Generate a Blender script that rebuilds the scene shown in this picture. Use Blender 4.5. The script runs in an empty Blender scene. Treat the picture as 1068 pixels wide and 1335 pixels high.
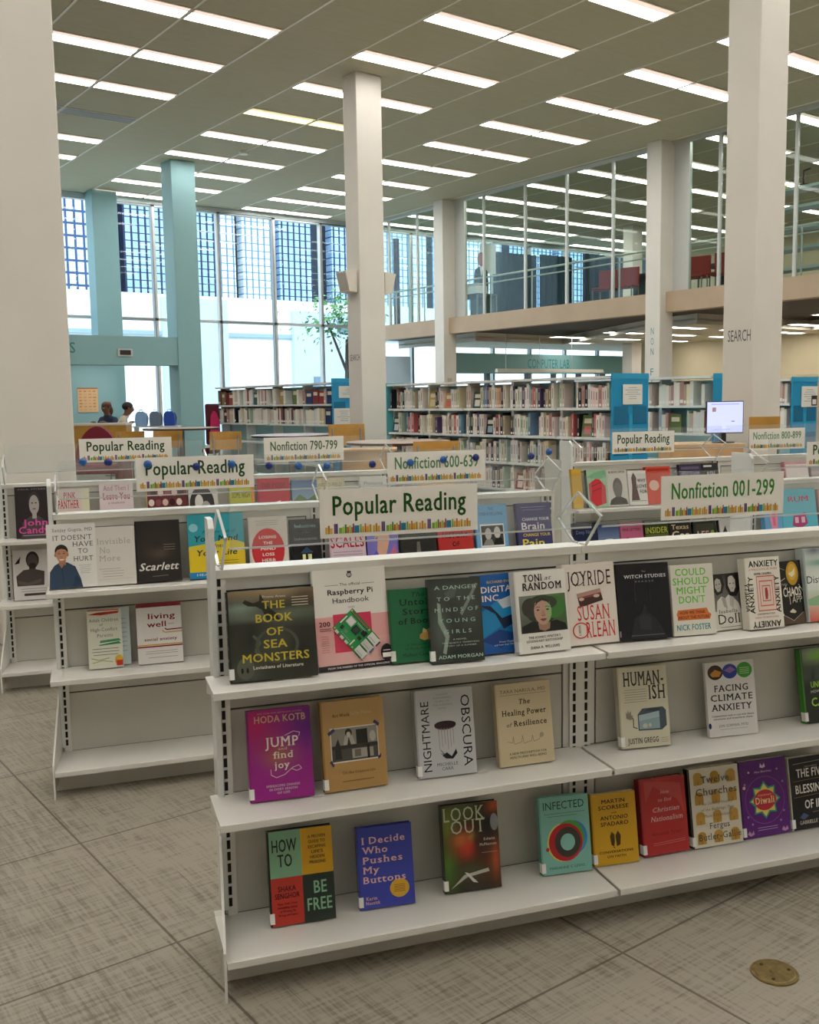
import bpy, bmesh, math, random
from mathutils import Vector, Matrix, Euler
R=math.radians
random.seed(7)
scene=bpy.context.scene
col=scene.collection
# ------------------------------------------------------------------ camera, world, exposure
# building axes: X runs along the ceiling lights, Y towards the window wall, Z up (metres)
AZ=R(36.675); PITCH=0.1111; ROLL=-0.0161; EYE=1.30; FPX=1301.0
cam_d=bpy.data.cameras.new('camera'); cam=bpy.data.objects.new('camera',cam_d); col.objects.link(cam)
cam_d.sensor_fit='VERTICAL'; cam_d.sensor_height=36.0; cam_d.sensor_width=36.0*1068/1335
cam_d.lens=FPX*36.0/1335; cam_d.clip_start=0.05; cam_d.clip_end=500
fw=Vector((math.sin(AZ)*math.cos(PITCH),math.cos(AZ)*math.cos(PITCH),-math.sin(PITCH)))
rt=Vector((math.cos(AZ),-math.sin(AZ),0)); upv=rt.cross(fw)
cr,sr=math.cos(ROLL),math.sin(ROLL)
camx=rt*cr+upv*sr*1.0; camy=upv*cr-rt*sr*1.0
M=Matrix((camx,camy,-fw)).transposed().to_4x4(); M.translation=Vector((0,0,EYE))
cam.matrix_world=M
scene.camera=cam
scene.view_settings.view_transform='Standard'; scene.view_settings.look='None'
scene.view_settings.exposure=0.42; scene.view_settings.gamma=1.0
scene.view_settings.use_curve_mapping=False
LAMP=8.6            # radiance of the ceiling lights
SKY=2.6             # radiance of the overcast sky
world=bpy.data.worlds.new('sky'); scene.world=world; world.use_nodes=True
wn=world.node_tree.nodes; wl=world.node_tree.links
bg=wn['Background']; tc=wn.new('ShaderNodeTexCoord'); nz=wn.new('ShaderNodeTexNoise'); rp=wn.new('ShaderNodeValToRGB')
nz.inputs['Scale'].default_value=2.2; nz.inputs['Detail'].default_value=4
rp.color_ramp.elements[0].color=(.62,.78,1,1); rp.color_ramp.elements[1].color=(.93,.97,1,1)
wl.new(tc.outputs['Generated'],nz.inputs['Vector']); wl.new(nz.outputs['Fac'],rp.inputs['Fac']); wl.new(rp.outputs['Color'],bg.inputs['Color'])
bg.inputs['Strength'].default_value=SKY
sun_d=bpy.data.lights.new('sun','SUN'); sun_d.energy=2.0; sun_d.angle=R(6); sun_d.color=(1,.96,.9)
sun=bpy.data.objects.new('sun',sun_d); col.objects.link(sun); sun.rotation_euler=(R(52),0,R(-10)); sun.location=(10,-30,40)

# ------------------------------------------------------------------ helpers
def lin(c):
    if isinstance(c,str):
        c=c.lstrip('#'); 
        if len(c)==3: c=''.join(k*2 for k in c)
        c=[int(c[i:i+2],16)/255 for i in (0,2,4)]
        c=[(x/12.92 if x<=.04045 else ((x+.055)/1.055)**2.4) for x in c]
    return (c[0],c[1],c[2],1.0)
def newmat(name):
    m=bpy.data.materials.new(name); m.use_nodes=True; nt=m.node_tree
    return m,nt,nt.nodes['Principled BSDF']
MATS={}
def mat(name,c='#888888',rough=.5,metal=0,spec=.5,noise=0,nscale=20,bump=0,emit=None,es=0,coat=0):
    if name in MATS: return MATS[name]
    m,nt,b=newmat(name); c=lin(c)
    b.inputs['Base Color'].default_value=c; b.inputs['Roughness'].default_value=rough
    b.inputs['Metallic'].default_value=metal; b.inputs['Specular IOR Level'].default_value=spec
    b.inputs['Coat Weight'].default_value=coat
    if noise or bump:
        t=nt.nodes.new('ShaderNodeTexCoord'); n=nt.nodes.new('ShaderNodeTexNoise'); n.inputs['Scale'].default_value=nscale; n.inputs['Detail'].default_value=4
        nt.links.new(t.outputs['Object'],n.inputs['Vector'])
        if noise:
            r=nt.nodes.new('ShaderNodeValToRGB')
            r.color_ramp.elements[0].position=.3; r.color_ramp.elements[1].position=.7
            r.color_ramp.elements[0].color=(c[0]*(1-noise),c[1]*(1-noise),c[2]*(1-noise),1)
            r.color_ramp.elements[1].color=(min(1,c[0]*(1+noise)),min(1,c[1]*(1+noise)),min(1,c[2]*(1+noise)),1)
            nt.links.new(n.outputs['Fac'],r.inputs['Fac']); nt.links.new(r.outputs['Color'],b.inputs['Base Color'])
        if bump:
            bp=nt.nodes.new('ShaderNodeBump'); bp.inputs['Strength'].default_value=bump; bp.inputs['Distance'].default_value=.01
            nt.links.new(n.outputs['Fac'],bp.inputs['Height']); nt.links.new(bp.outputs['Normal'],b.inputs['Normal'])
    if emit:
        b.inputs['Emission Color'].default_value=lin(emit); b.inputs['Emission Strength'].default_value=es
    MATS[name]=m; return m
def printed(name,rough,coat=0):
    m,nt,b=newmat(name); a=nt.nodes.new('ShaderNodeVertexColor'); a.layer_name='Col'
    nt.links.new(a.outputs['Color'],b.inputs['Base Color']); b.inputs['Roughness'].default_value=rough; b.inputs['Specular IOR Level'].default_value=.22
    b.inputs['Coat Weight'].default_value=coat; b.inputs['Coat Roughness'].default_value=.06
    if coat:
        t=nt.nodes.new('ShaderNodeTexCoord'); mp=nt.nodes.new('ShaderNodeMapping'); mp.inputs['Scale'].default_value=(14,14,4); n=nt.nodes.new('ShaderNodeTexNoise'); n.inputs['Scale'].default_value=1; n.inputs['Detail'].default_value=1.5
        oi=nt.nodes.new('ShaderNodeObjectInfo'); ad=nt.nodes.new('ShaderNodeVectorMath'); ad.operation='ADD'
        nt.links.new(t.outputs['Object'],mp.inputs['Vector']); nt.links.new(mp.outputs[0],ad.inputs[0]); nt.links.new(oi.outputs['Location'],ad.inputs[1]); nt.links.new(ad.outputs[0],n.inputs['Vector'])
        bp=nt.nodes.new('ShaderNodeBump'); bp.inputs['Strength'].default_value=.35; bp.inputs['Distance'].default_value=.012
        nt.links.new(n.outputs['Fac'],bp.inputs['Height']); nt.links.new(bp.outputs['Normal'],b.inputs['Coat Normal'])
    MATS[name]=m; return m
def clear(name,tint,gloss,diff=0,dc='#ffffff',rough=.02,fres=.18):
    m=bpy.data.materials.new(name); m.use_nodes=True; nt=m.node_tree; nt.nodes.clear()
    o=nt.nodes.new('ShaderNodeOutputMaterial'); t=nt.nodes.new('ShaderNodeBsdfTransparent'); g=nt.nodes.new('ShaderNodeBsdfGlossy')
    t.inputs['Color'].default_value=lin(tint); g.inputs['Roughness'].default_value=rough
    fr=nt.nodes.new('ShaderNodeLayerWeight'); fr.inputs['Blend'].default_value=.25
    mp=nt.nodes.new('ShaderNodeMath'); mp.operation='MULTIPLY_ADD'; mp.inputs[1].default_value=fres; mp.inputs[2].default_value=gloss
    nt.links.new(fr.outputs['Fresnel'],mp.inputs[0])
    x=nt.nodes.new('ShaderNodeMixShader'); nt.links.new(mp.outputs[0],x.inputs['Fac']); nt.links.new(t.outputs[0],x.inputs[1]); nt.links.new(g.outputs[0],x.inputs[2])
    last=x
    if diff:
        d=nt.nodes.new('ShaderNodeBsdfDiffuse'); d.inputs['Color'].default_value=lin(dc)
        y=nt.nodes.new('ShaderNodeMixShader'); y.inputs['Fac'].default_value=diff
        nt.links.new(x.outputs[0],y.inputs[1]); nt.links.new(d.outputs[0],y.inputs[2]); last=y
    nt.links.new(last.outputs[0],o.inputs['Surface'])
    MATS[name]=m; return m
class MB:
    def __init__(s): s.V=[];s.F=[];s.M=[];s.C=[];s.S=[];s.hascol=False
    def face(s,pts,c=None,m=0,smooth=False,cols=None):
        i=len(s.V); s.V+= [tuple(p) for p in pts]; s.F.append(list(range(i,i+len(pts)))); s.M.append(m); s.S.append(smooth)
        if cols: s.C.append([lin(k) for k in cols]); s.hascol=True
        elif c is not None: s.C.append([lin(c)]*len(pts)); s.hascol=True
        else: s.C.append(None)
    def mesh(s,verts,faces,c=None,m=0,smooth=False):
        i=len(s.V); s.V+=[tuple(v) for v in verts]
        for f in faces:
            s.F.append([i+k for k in f]); s.M.append(m); s.S.append(smooth)
            if c is not None: s.C.append([lin(c)]*len(f)); s.hascol=True
            else: s.C.append(None)
    def box(s,x0,x1,y0,y1,z0,z1,c=None,m=0):
        v=[(x0,y0,z0),(x1,y0,z0),(x1,y1,z0),(x0,y1,z0),(x0,y0,z1),(x1,y0,z1),(x1,y1,z1),(x0,y1,z1)]
        s.mesh(v,[(3,2,1,0),(4,5,6,7),(0,1,5,4),(1,2,6,5),(2,3,7,6),(3,0,4,7)],c,m)
    def prism(s,prof,ax,a,b,c=None,m=0,smooth=False):
        # prof: 2-D outline; ax: 'x','y','z' axis of extrusion from a to b
        def P(p,t):
            return {'x':(t,p[0],p[1]),'y':(p[0],t,p[1]),'z':(p[0],p[1],t)}[ax]
        n=len(prof); v=[P(p,a) for p in prof]+[P(p,b) for p in prof]
        f=[tuple(range(n-1,-1,-1)),tuple(range(n,2*n))]
        s.mesh(v,f,c,m,False)
        s.mesh(v,[(k,(k+1)%n,n+(k+1)%n,n+k) for k in range(n)],c,m,smooth)
    def cyl(s,p,q,r,r2=None,n=12,c=None,m=0,cap=True):
        p=Vector(p);q=Vector(q);r2=r if r2 is None else r2
        d=(q-p).normalized(); a=d.orthogonal().normalized(); b=d.cross(a)
        v=[];
        for o,rr in ((p,r),(q,r2)):
            for k in range(n):
                t=2*math.pi*k/n; v.append(o+(a*math.cos(t)+b*math.sin(t))*rr)
        s.mesh(v,[(k,(k+1)%n,n+(k+1)%n,n+k) for k in range(n)],c,m,True)
        if cap: s.mesh(v,[tuple(range(n-1,-1,-1)),tuple(range(n,2*n))],c,m,False)
    def tube(s,pts,r,n=8,c=None,m=0,closed=False):
        pts=[Vector(p) for p in pts]
        k=len(pts)
        for i in range(k if closed else k-1):
            s.cyl(pts[i],pts[(i+1)%k],r,n=n,c=c,m=m)
            s.ball(pts[i],r,c=c,m=m,n=n,h=4)
        if not closed: s.ball(pts[-1],r,c=c,m=m,n=n,h=4)
    def ball(s,o,r,c=None,m=0,n=12,h=8,sc=(1,1,1)):
        v=[];f=[]
        for j in range(h+1):
            ph=math.pi*j/h
            for k in range(n):
                t=2*math.pi*k/n; v.append((o[0]+r*sc[0]*math.sin(ph)*math.cos(t),o[1]+r*sc[1]*math.sin(ph)*math.sin(t),o[2]+r*sc[2]*math.cos(ph)))
        for j in range(h):
            for k in range(n): f.append((j*n+k,j*n+(k+1)%n,(j+1)*n+(k+1)%n,(j+1)*n+k))
        s.mesh(v,f,c,m,True)
    def build(s,name,mats,parent=None,loc=None,rot=None,bevel=0):
        me=bpy.data.meshes.new(name); me.from_pydata(s.V,[],s.F)
        if not isinstance(mats,(list,tuple)): mats=[mats]
        for x in mats: me.materials.append(x)
        me.polygons.foreach_set('material_index',s.M); me.polygons.foreach_set('use_smooth',s.S)
        if s.hascol:
            at=me.color_attributes.new('Col','FLOAT_COLOR','CORNER'); d=[]
            for f,cc in zip(s.F,s.C):
                for k in range(len(f)): d+= (cc[k] if cc else (.8,.8,.8,1))
            at.data.foreach_set('color',d)
        me.update()
        o=bpy.data.objects.new(name,me); col.objects.link(o)
        if parent: o.parent=parent
        if loc is not None: o.location=loc
        if rot is not None: o.rotation_euler=rot
        if bevel:
            bv=o.modifiers.new('bevel','BEVEL'); bv.width=bevel; bv.segments=2; bv.limit_method='ANGLE'
        return o
def tag(o,label,cat,group=None):
    o['label']=label; o['category']=cat
    if group: o['group']=group
    return o
def struct(o): o['kind']='structure'; return o
def empty(name,loc,rz=0,label=None,cat=None,group=None):
    o=bpy.data.objects.new(name,None); col.objects.link(o); o.location=loc; o.rotation_euler=(0,0,rz); o.empty_display_size=.1
    if label: tag(o,label,cat,group)
    return o
def dup(root,loc,rz,label,group=None):
    r=root.copy(); col.objects.link(r); r.location=loc; r.rotation_euler=(root.rotation_euler[0],root.rotation_euler[1],rz); r['label']=label
    if group: r['group']=group
    for ch in list(root.children):
        c=ch.copy(); col.objects.link(c); c.parent=r
        for g in list(ch.children):
            d=g.copy(); col.objects.link(d); d.parent=c
    return r
# display-case axes: U along the rows of cases, V away from the viewer
CA=R(-18.57); MX=Vector((math.cos(CA),math.sin(CA),0)); MY=Vector((-math.sin(CA),math.cos(CA),0))
def W(u,v,z=0): return MX*u+MY*v+Vector((0,0,z))

# ------------------------------------------------------------------ lettering
CH="ABCDEFGHIJKLMNOPQRSTUVWXYZabcdefghijklmnopqrstuvwxyz0123456789-.,&':!"
GL={}
def make_glyphs():
    objs=[]
    for ch in CH:
        pr=[]
        for body in (ch,ch+'H'):
            cu=bpy.data.curves.new('glyph','FONT'); cu.body=body; cu.size=1; cu.resolution_u=2
            o=bpy.data.objects.new('glyph',cu); col.objects.link(o); pr.append(o)
        objs.append((ch,pr))
    bpy.context.view_layer.update(); dg=bpy.context.evaluated_depsgraph_get()
    for ch,pr in objs:
        ms=[bpy.data.meshes.new_from_object(o.evaluated_get(dg)) for o in pr]
        v=[(a.co.x,a.co.y,0) for a in ms[0].vertices]; f=[tuple(p.vertices) for p in ms[0].polygons]
        GL['r',ch]=[v,f,max(a.co.x for a in ms[1].vertices)]
        for k in ms: bpy.data.meshes.remove(k)
        for o in pr:
            cu=o.data; bpy.data.objects.remove(o); bpy.data.curves.remove(cu)
    hm=max(p[0] for p in GL['r','H'][0]); cap=max(p[1] for p in GL['r','H'][0]); xh=max(p[1] for p in GL['r','x'][0]); asc=max(p[1] for p in GL['r','l'][0])
    for ch in CH:
        g=GL['r',ch]; g[2]-=hm
        # slab serifs on every short flat stem end
        cnt={}
        for f in g[1]:
            for i in range(len(f)):
                e=tuple(sorted((f[i],f[(i+1)%len(f)]))); cnt[e]=cnt.get(e,0)+1
        v=list(g[0]); fs=list(g[1])
        for (i,j),n in cnt.items():
            p,q=g[0][i],g[0][j]; y=p[1]
            if n!=1 or abs(p[1]-q[1])>.004 or not .02<abs(p[0]-q[0])<.16: continue
            up=None
            if abs(y)<.012: up=1
            elif min(abs(y-cap),abs(y-xh),abs(y-asc))<.014: up=-1
            if up is None or not (ch.isalpha() or ch in '1'): continue
            x0,x1=min(p[0],q[0])-.055,max(p[0],q[0])+.055; k=len(v)
            v+=[(x0,y,1),(x1,y,1),(x1,y+up*.032,1),(x0,y+up*.032,1)]; fs.append((k,k+1,k+2,k+3))
        GL['s',ch]=[v,fs,g[2]+.05]
        for src,dst in (('r','b'),('s','S')):
            v0,f0,ad=GL[src,ch]; v=[];fs=[]
            for n,(dx,dy) in enumerate(((-.017,-.008),(.017,-.008),(-.017,.008),(.017,.008))):
                k=len(v); v+=[(a+dx,b+dy,l+2*n) for a,b,l in v0]; fs+=[tuple(t+k for t in f) for f in f0]
            GL[dst,ch]=[v,fs,ad+.03]
    for w in 'rsbS': GL[w,'cap']=cap
make_glyphs()
def textpolys(s,wt='r',sh=0.0,track=0.0):
    x=0;out=[];mn=1e9;mx=-1e9
    for ch in s:
        if ch==' ': x+=.30+track; continue
        if (wt,ch) not in GL: x+=.3; continue
        v,f,adv=GL[wt,ch]
        vv=[(x+a+sh*b,b,l) for a,b,l in v]; out.append((vv,f))
        mn=min(mn,min(p[0] for p in vv)); mx=max(mx,max(p[0] for p in vv)); x+=adv+track
    return out,mn,mx,GL[wt,'cap']
def put_text(mb,s,fn,xc,y,w,h,c=None,wt='r',m=0,rot=0,sh=0,track=0.0,nrm=(0,-1,0)):
    """text s centred on xc with baseline y, total width w and capital height h; fn maps 2-D to 3-D"""
    polys,mn,mx,cap=textpolys(s,wt,sh,track)
    if mx<=mn: return
    sx=w/(mx-mn); sy=h/cap; ca,sa=math.cos(R(rot)),math.sin(R(rot))
    for vv,f in polys:
        P=[]
        for a,b,l in vv:
            px=(a-(mn+mx)/2)*sx; py=b*sy; k=l*.000022
            p=fn(xc+px*ca-py*sa,y+px*sa+py*ca); P.append((p[0]+nrm[0]*k,p[1]+nrm[1]*k,p[2]+nrm[2]*k))
        mb.mesh(P,f,c,m)
# ------------------------------------------------------------------ materials
paper=printed('printed_cover',.38); jacket=printed('printed_jacket_in_plastic',.25,.38); plainpaint=printed('painted_matte',.6)
shelfm=mat('white_shelf_enamel','#dfddd6',.26,noise=.02,nscale=8)
panelm=mat('shelf_back_enamel','#c6c4ba',.45,noise=.03,nscale=6)
slotm=mat('dark_slot','#141414',.8)
colm=mat('column_paint','#dcd7ce',.6,noise=.02,nscale=3,bump=.02)
tealm=mat('teal_wall_paint','#8bb3b8',.6,noise=.02,nscale=3,bump=.02)
litwall=mat('window_lit_blue_tint','#cfe6f5',.6,noise=.02,nscale=3)  # window light on the nook wall is put into this pale blue
creamm=mat('cream_wall_paint','#d8c9a8',.65,noise=.02,nscale=3)
mull=mat('grey_aluminium','#8e9192',.4,.3)
mullw=mat('white_aluminium','#c9cbc9',.4,.2)
bandm=mat('beige_slab_edge','#b39d84',.6,noise=.05,nscale=2)
darkm=mat('dark_soffit','#4b4038',.7,noise=.05)
glassm=clear('window_glass','#e4eef2',.02,fres=.12)
mezzg=clear('balustrade_glass','#e6eee9',.012,fres=.10)
acryl=clear('clear_acrylic','#fafcfc',.02,diff=.05,fres=.25)
edgem=clear('acrylic_edge','#e2e8e8',.12,diff=.38,fres=.4)
def floor_mat():
    m,nt,b=newmat('linen_vinyl_tile'); N=nt.nodes.new; L=nt.links.new
    t=N('ShaderNodeTexCoord')
    def streak(sc,scale,det):
        mp=N('ShaderNodeMapping'); mp.inputs['Scale'].default_value=sc; n=N('ShaderNodeTexNoise'); n.inputs['Scale'].default_value=scale; n.inputs['Detail'].default_value=det; n.inputs['Roughness'].default_value=.65
        L(t.outputs['Object'],mp.inputs['Vector']); L(mp.outputs[0],n.inputs['Vector']); return n
    a=streak((34,1.8,1),3.2,5); c=streak((2.2,30,1),3.2,5); d=streak((1,1,1),1.2,3)
    m1=N('ShaderNodeMath'); m1.operation='ADD'; L(a.outputs['Fac'],m1.inputs[0]); L(c.outputs['Fac'],m1.inputs[1])
    m2=N('ShaderNodeMath'); m2.operation='MULTIPLY_ADD'; m2.inputs[1].default_value=.5; L(d.outputs['Fac'],m2.inputs[0]); L(m1.outputs[0],m2.inputs[2])
    r=N('ShaderNodeValToRGB'); e=r.color_ramp.elements
    e[0].position=.86; e[0].color=lin('#716a5e'); e[1].position=1.5/1.0 if False else 1.0; e[1].color=lin('#9a9284')
    dv=N('ShaderNodeMath'); dv.operation='MULTIPLY'; dv.inputs[1].default_value=.76; L(m2.outputs[0],dv.inputs[0]); L(dv.outputs[0],r.inputs['Fac'])
    e[0].position=.78; e[1].position=1.0; 
    # dark dashes along the weave
    s1=streak((34,1.1,1),1.6,2); th=N('ShaderNodeMath'); th.operation='GREATER_THAN'; th.inputs[1].default_value=.70; L(s1.outputs['Fac'],th.inputs[0])
    x1=N('ShaderNodeMix'); x1.data_type='RGBA'; x1.inputs['B'].default_value=lin('#574f44'); mm=N('ShaderNodeMath'); mm.operation='MULTIPLY'; mm.inputs[1].default_value=.55
    L(th.outputs[0],mm.inputs[0]); L(mm.outputs[0],x1.inputs['Factor']); L(r.outputs['Color'],x1.inputs['A'])
    br=N('ShaderNodeTexBrick'); br.offset=0; br.squash=1; br.inputs['Scale'].default_value=1; br.inputs['Brick Width'].default_value=.81; br.inputs['Row Height'].default_value=.70
    br.inputs['Mortar Size'].default_value=.0035; br.inputs['Mortar Smooth'].default_value=.1; br.inputs['Color1'].default_value=(0,0,0,1); br.inputs['Color2'].default_value=(0,0,0,1); br.inputs['Mortar'].default_value=(1,1,1,1)
    mp=N('ShaderNodeMapping'); mp.inputs['Location'].default_value=(-.905+.81*20,-.79+.70*20,0); L(t.outputs['Object'],mp.inputs['Vector']); L(mp.outputs[0],br.inputs['Vector'])
    x2=N('ShaderNodeMix'); x2.data_type='RGBA'; x2.inputs['B'].default_value=lin('#443b31'); m3=N('ShaderNodeMath'); m3.operation='MULTIPLY'; m3.inputs[1].default_value=.75
    L(br.outputs['Color'],m3.inputs[0]); L(m3.outputs[0],x2.inputs['Factor']); L(x1.outputs['Result'],x2.inputs['A']); L(x2.outputs['Result'],b.inputs['Base Color'])
    b.inputs['Roughness'].default_value=.42; b.inputs['Specular IOR Level'].default_value=.35
    return m
def ceil_mat():
    m,nt,b=newmat('acoustic_ceiling_tile'); N=nt.nodes.new; L=nt.links.new
    t=N('ShaderNodeTexCoord'); n=N('ShaderNodeTexNoise'); n.inputs['Scale'].default_value=3; n.inputs['Detail'].default_value=6
    mp=N('ShaderNodeMapping'); mp.inputs['Scale'].default_value=(1,4,1); L(t.outputs['Object'],mp.inputs['Vector']); L(mp.outputs[0],n.inputs['Vector'])
    r=N('ShaderNodeValToRGB'); r.color_ramp.elements[0].color=lin('#b9b498'); r.color_ramp.elements[1].color=lin('#c6c1a8'); L(n.outputs['Fac'],r.inputs['Fac'])
    br=N('ShaderNodeTexBrick'); br.offset=0; br.inputs['Scale'].default_value=1; br.inputs['Brick Width'].default_value=100; br.inputs['Row Height'].default_value=.785; br.inputs['Mortar Size'].default_value=.004
    br.inputs['Color1'].default_value=(0,0,0,1); br.inputs['Color2'].default_value=(0,0,0,1); br.inputs['Mortar'].default_value=(1,1,1,1)
    m4=N('ShaderNodeMapping'); m4.inputs['Location'].default_value=(-4.23+1.225*20,-10.02+.39+.785*30,0); L(t.outputs['Object'],m4.inputs['Vector']); L(m4.outputs[0],br.inputs['Vector'])
    x=N('ShaderNodeMix'); x.data_type='RGBA'; x.inputs['B'].default_value=lin('#9a9682'); h=N('ShaderNodeMath'); h.operation='MULTIPLY'; h.inputs[1].default_value=.35
    L(br.outputs['Color'],h.inputs[0]); L(h.outputs[0],x.inputs['Factor']); L(r.outputs['Color'],x.inputs['A']); L(x.outputs['Result'],b.inputs['Base Color'])
    b.inputs['Roughness'].default_value=.8; return m
def facade_mat(name,pane,frame,w,h,vw,hw):
    m,nt,b=newmat(name); N=nt.nodes.new; L=nt.links.new
    t=N('ShaderNodeTexCoord'); sp=N('ShaderNodeSeparateXYZ'); L(t.outputs['Object'],sp.inputs[0])
    def stripe(sock,period,width):
        d=N('ShaderNodeMath'); d.operation='DIVIDE'; d.inputs[1].default_value=period; L(sock,d.inputs[0])
        f=N('ShaderNodeMath'); f.operation='FRACT'; L(d.outputs[0],f.inputs[0])
        g=N('ShaderNodeMath'); g.operation='LESS_THAN'; g.inputs[1].default_value=width; L(f.outputs[0],g.inputs[0]); return g
    a=stripe(sp.outputs['X'],w,vw); c=stripe(sp.outputs['Z'],h,hw); c2=stripe(sp.outputs['Z'],h*.5,hw*.6)
    mx=N('ShaderNodeMath'); mx.operation='MAXIMUM'; L(a.outputs[0],mx.inputs[0]); L(c.outputs[0],mx.inputs[1])
    n=N('ShaderNodeTexNoise'); n.inputs['Scale'].default_value=.9; L(t.outputs['Object'],n.inputs['Vector'])
    r=N('ShaderNodeValToRGB'); p=lin(pane); r.color_ramp.elements[0].position=.35; r.color_ramp.elements[1].position=.6
    r.color_ramp.elements[0].color=(p[0]*.75,p[1]*.8,p[2]*.85,1); r.color_ramp.elements[1].color=p; L(n.outputs['Fac'],r.inputs['Fac'])
    x0=N('ShaderNodeMix'); x0.data_type='RGBA'; x0.inputs['B'].default_value=lin(frame); h2=N('ShaderNodeMath'); h2.operation='MULTIPLY'; h2.inputs[1].default_value=.35
    L(c2.outputs[0],h2.inputs[0]); L(h2.outputs[0],x0.inputs['Factor']); L(r.outputs['Color'],x0.inputs['A'])
    x=N('ShaderNodeMix'); x.data_type='RGBA'; x.inputs['B'].default_value=lin(frame); L(mx.outputs[0],x.inputs['Factor']); L(x0.outputs['Result'],x.inputs['A']); L(x.outputs['Result'],b.inputs['Base Color'])
    b.inputs['Roughness'].default_value=.6; MATS[name]=m; return m
floorm=floor_mat(); ceilm=ceil_mat()
# ------------------------------------------------------------------ room shell
X0,X1,Y0,Y1,HC=-6.0,27.0,-6.0,22.4,5.97
def sbox(name,x0,x1,y0,y1,z0,z1,m,parent=None,**k):
    b=MB(); b.box(x0,x1,y0,y1,z0,z1); o=b.build(name,m,parent,**k)
    if not parent: struct(o)
    return o
sbox('floor',X0,X1,Y0,Y1+.3,-.15,0,floorm)
sbox('ceiling',X0,X1,Y0,Y1+.3,HC,HC+.15,ceilm)
sbox('wall_left',X0-.2,X0,Y0,Y1+.3,0,HC,colm)
sbox('wall_right',X1,X1+.2,Y0,Y1+.3,0,HC,creamm)
sbox('wall_front',X0,X1,Y0-.2,Y0,0,HC,colm)
b=MB()
k=-9
while True:
    x=4.23+1.225*k
    k+=1
    if x<X0: continue
    if x>X1: break
    b.box(x-.015,x+.015,Y0,Y1,HC-.006,HC)
struct(b.build('trim_1',mat('white_ceiling_runner','#f2efe6',.5)))
# window wall: sill, header, solid left end, then numbered windows with their frames
b=MB(); b.box(X0,4.2,Y1,Y1+.25,0,HC); b.box(4.2,X1,Y1,Y1+.25,HC-.09,HC); b.box(4.2,X1,Y1,Y1+.25,0,.25)
struct(b.build('wall_back',mat('window_wall_paint','#b9c6c6',.6,noise=.02)))
WX=[4.2,5.6,6.9,8.14,9.44,11.08,12.6,13.98,15.4,16.9,18.4,19.9,21.4,22.9,24.4,25.9,27.0]
for i in range(len(WX)-1):
    a,c=WX[i],WX[i+1]
    f=MB(); w=.055
    f.box(a-.0,a+w,Y1+.03,Y1+.15,.25,HC-.09); f.box(c-w*.5,c,Y1+.03,Y1+.15,.25,HC-.09)
    f.box(a,c,Y1+.03,Y1+.15,3.245,3.31); f.box(a,c,Y1+.03,Y1+.15,.25,.31); f.box(a,c,Y1+.03,Y1+.15,HC-.13,HC-.09)
    o=struct(f.build('window_%d'%(i+1),mull if i%2 else mullw))
    p=MB(); p.box(a+.03,c-.02,Y1+.085,Y1+.095,.3,3.26); p.box(a+.03,c-.02,Y1+.085,Y1+.095,3.3,HC-.12)
    p.build('pane',glassm,o)
# columns
def column(x0,x1,y0,y1,m=colm,z1=HC): 
    b=MB(); b.box(x0,x1,y0,y1,0,z1); o=struct(b.build('column',m,bevel=.012)); return o
c_left=column(1.40,1.853,5.62,5.97)
c_right=column(8.25,8.695,5.635,5.985)
c_mid=column(8.29,8.735,12.25,12.60)
c_m1=column(15.04,15.42,18.72,19.07); c_m2=column(15.04,15.42,12.30,12.65); c_m3=column(15.04,15.42,5.9,6.25)
for y in (12.3,18.7): column(21.7,22.1,y,y+.35)
struct_teal=column(8.19,8.69,18.47,18.95,tealm)
column(7.86,8.42,21.9,22.35,tealm)
lettm=mat('grey_vinyl_letters','#5b5a5c',.5)
def letters(parent,s,x,yc,z,w,h,m=lettm,axis='x'):
    b=MB()
    if axis=='x': fn=lambda a,c:(x-.002,yc-a,z+c)
    else: fn=lambda a,c:(yc+a,x-.002,z+c)
    put_text(b,s,fn,0,0,w,h)
    return b.build('lettering',m,parent)
letters(c_right,'SEARCH',8.25,5.80,1.81,.25,.105)
letters(c_mid,'SEARCH',8.29,12.42,1.90,.26,.09)
b=MB()
for k,ch in enumerate('NON FI'):
    if ch!=' ': put_text(b,ch,lambda a,c:(15.04-.003,12.47-a,2.46-.19*k+c),0,0,.07 if ch!='I' else .02,.13)
b.build('lettering',mat('teal_letters','#3f8f93',.5),c_m2)
# teal frame in front of the study room
b=MB(); b.box(2.0,8.19,18.5,18.92,2.06,2.60)
fr=struct(b.build('trim_2',tealm))
letters(fr,'S',18.5,6.14,2.27,.10,.19,mat('teal_sign_letters','#17777a',.5),'y')
b=MB(); b.box(6.98,7.27,18.47,18.5,2.22,2.36); t=tag(b.build('air_vent',mullw),'white framed air vent with a dark grille on the teal beam','vent')
b=MB(); b.box(7.02,7.23,18.462,18.47,2.245,2.335)
for k in range(5): b.box(7.02,7.23,18.458,18.462,2.25+k*.018,2.256+k*.018)
b.build('grille',mat('vent_grille','#3a312b',.6),t)
sbox('wall_study',2.0,7.65,20.4,20.6,0,2.6,tealm)
sbox('trim_3',2.0,8.19,18.92,20.4,2.30,2.42,mat('white_soffit','#d6dedc',.6))
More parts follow.
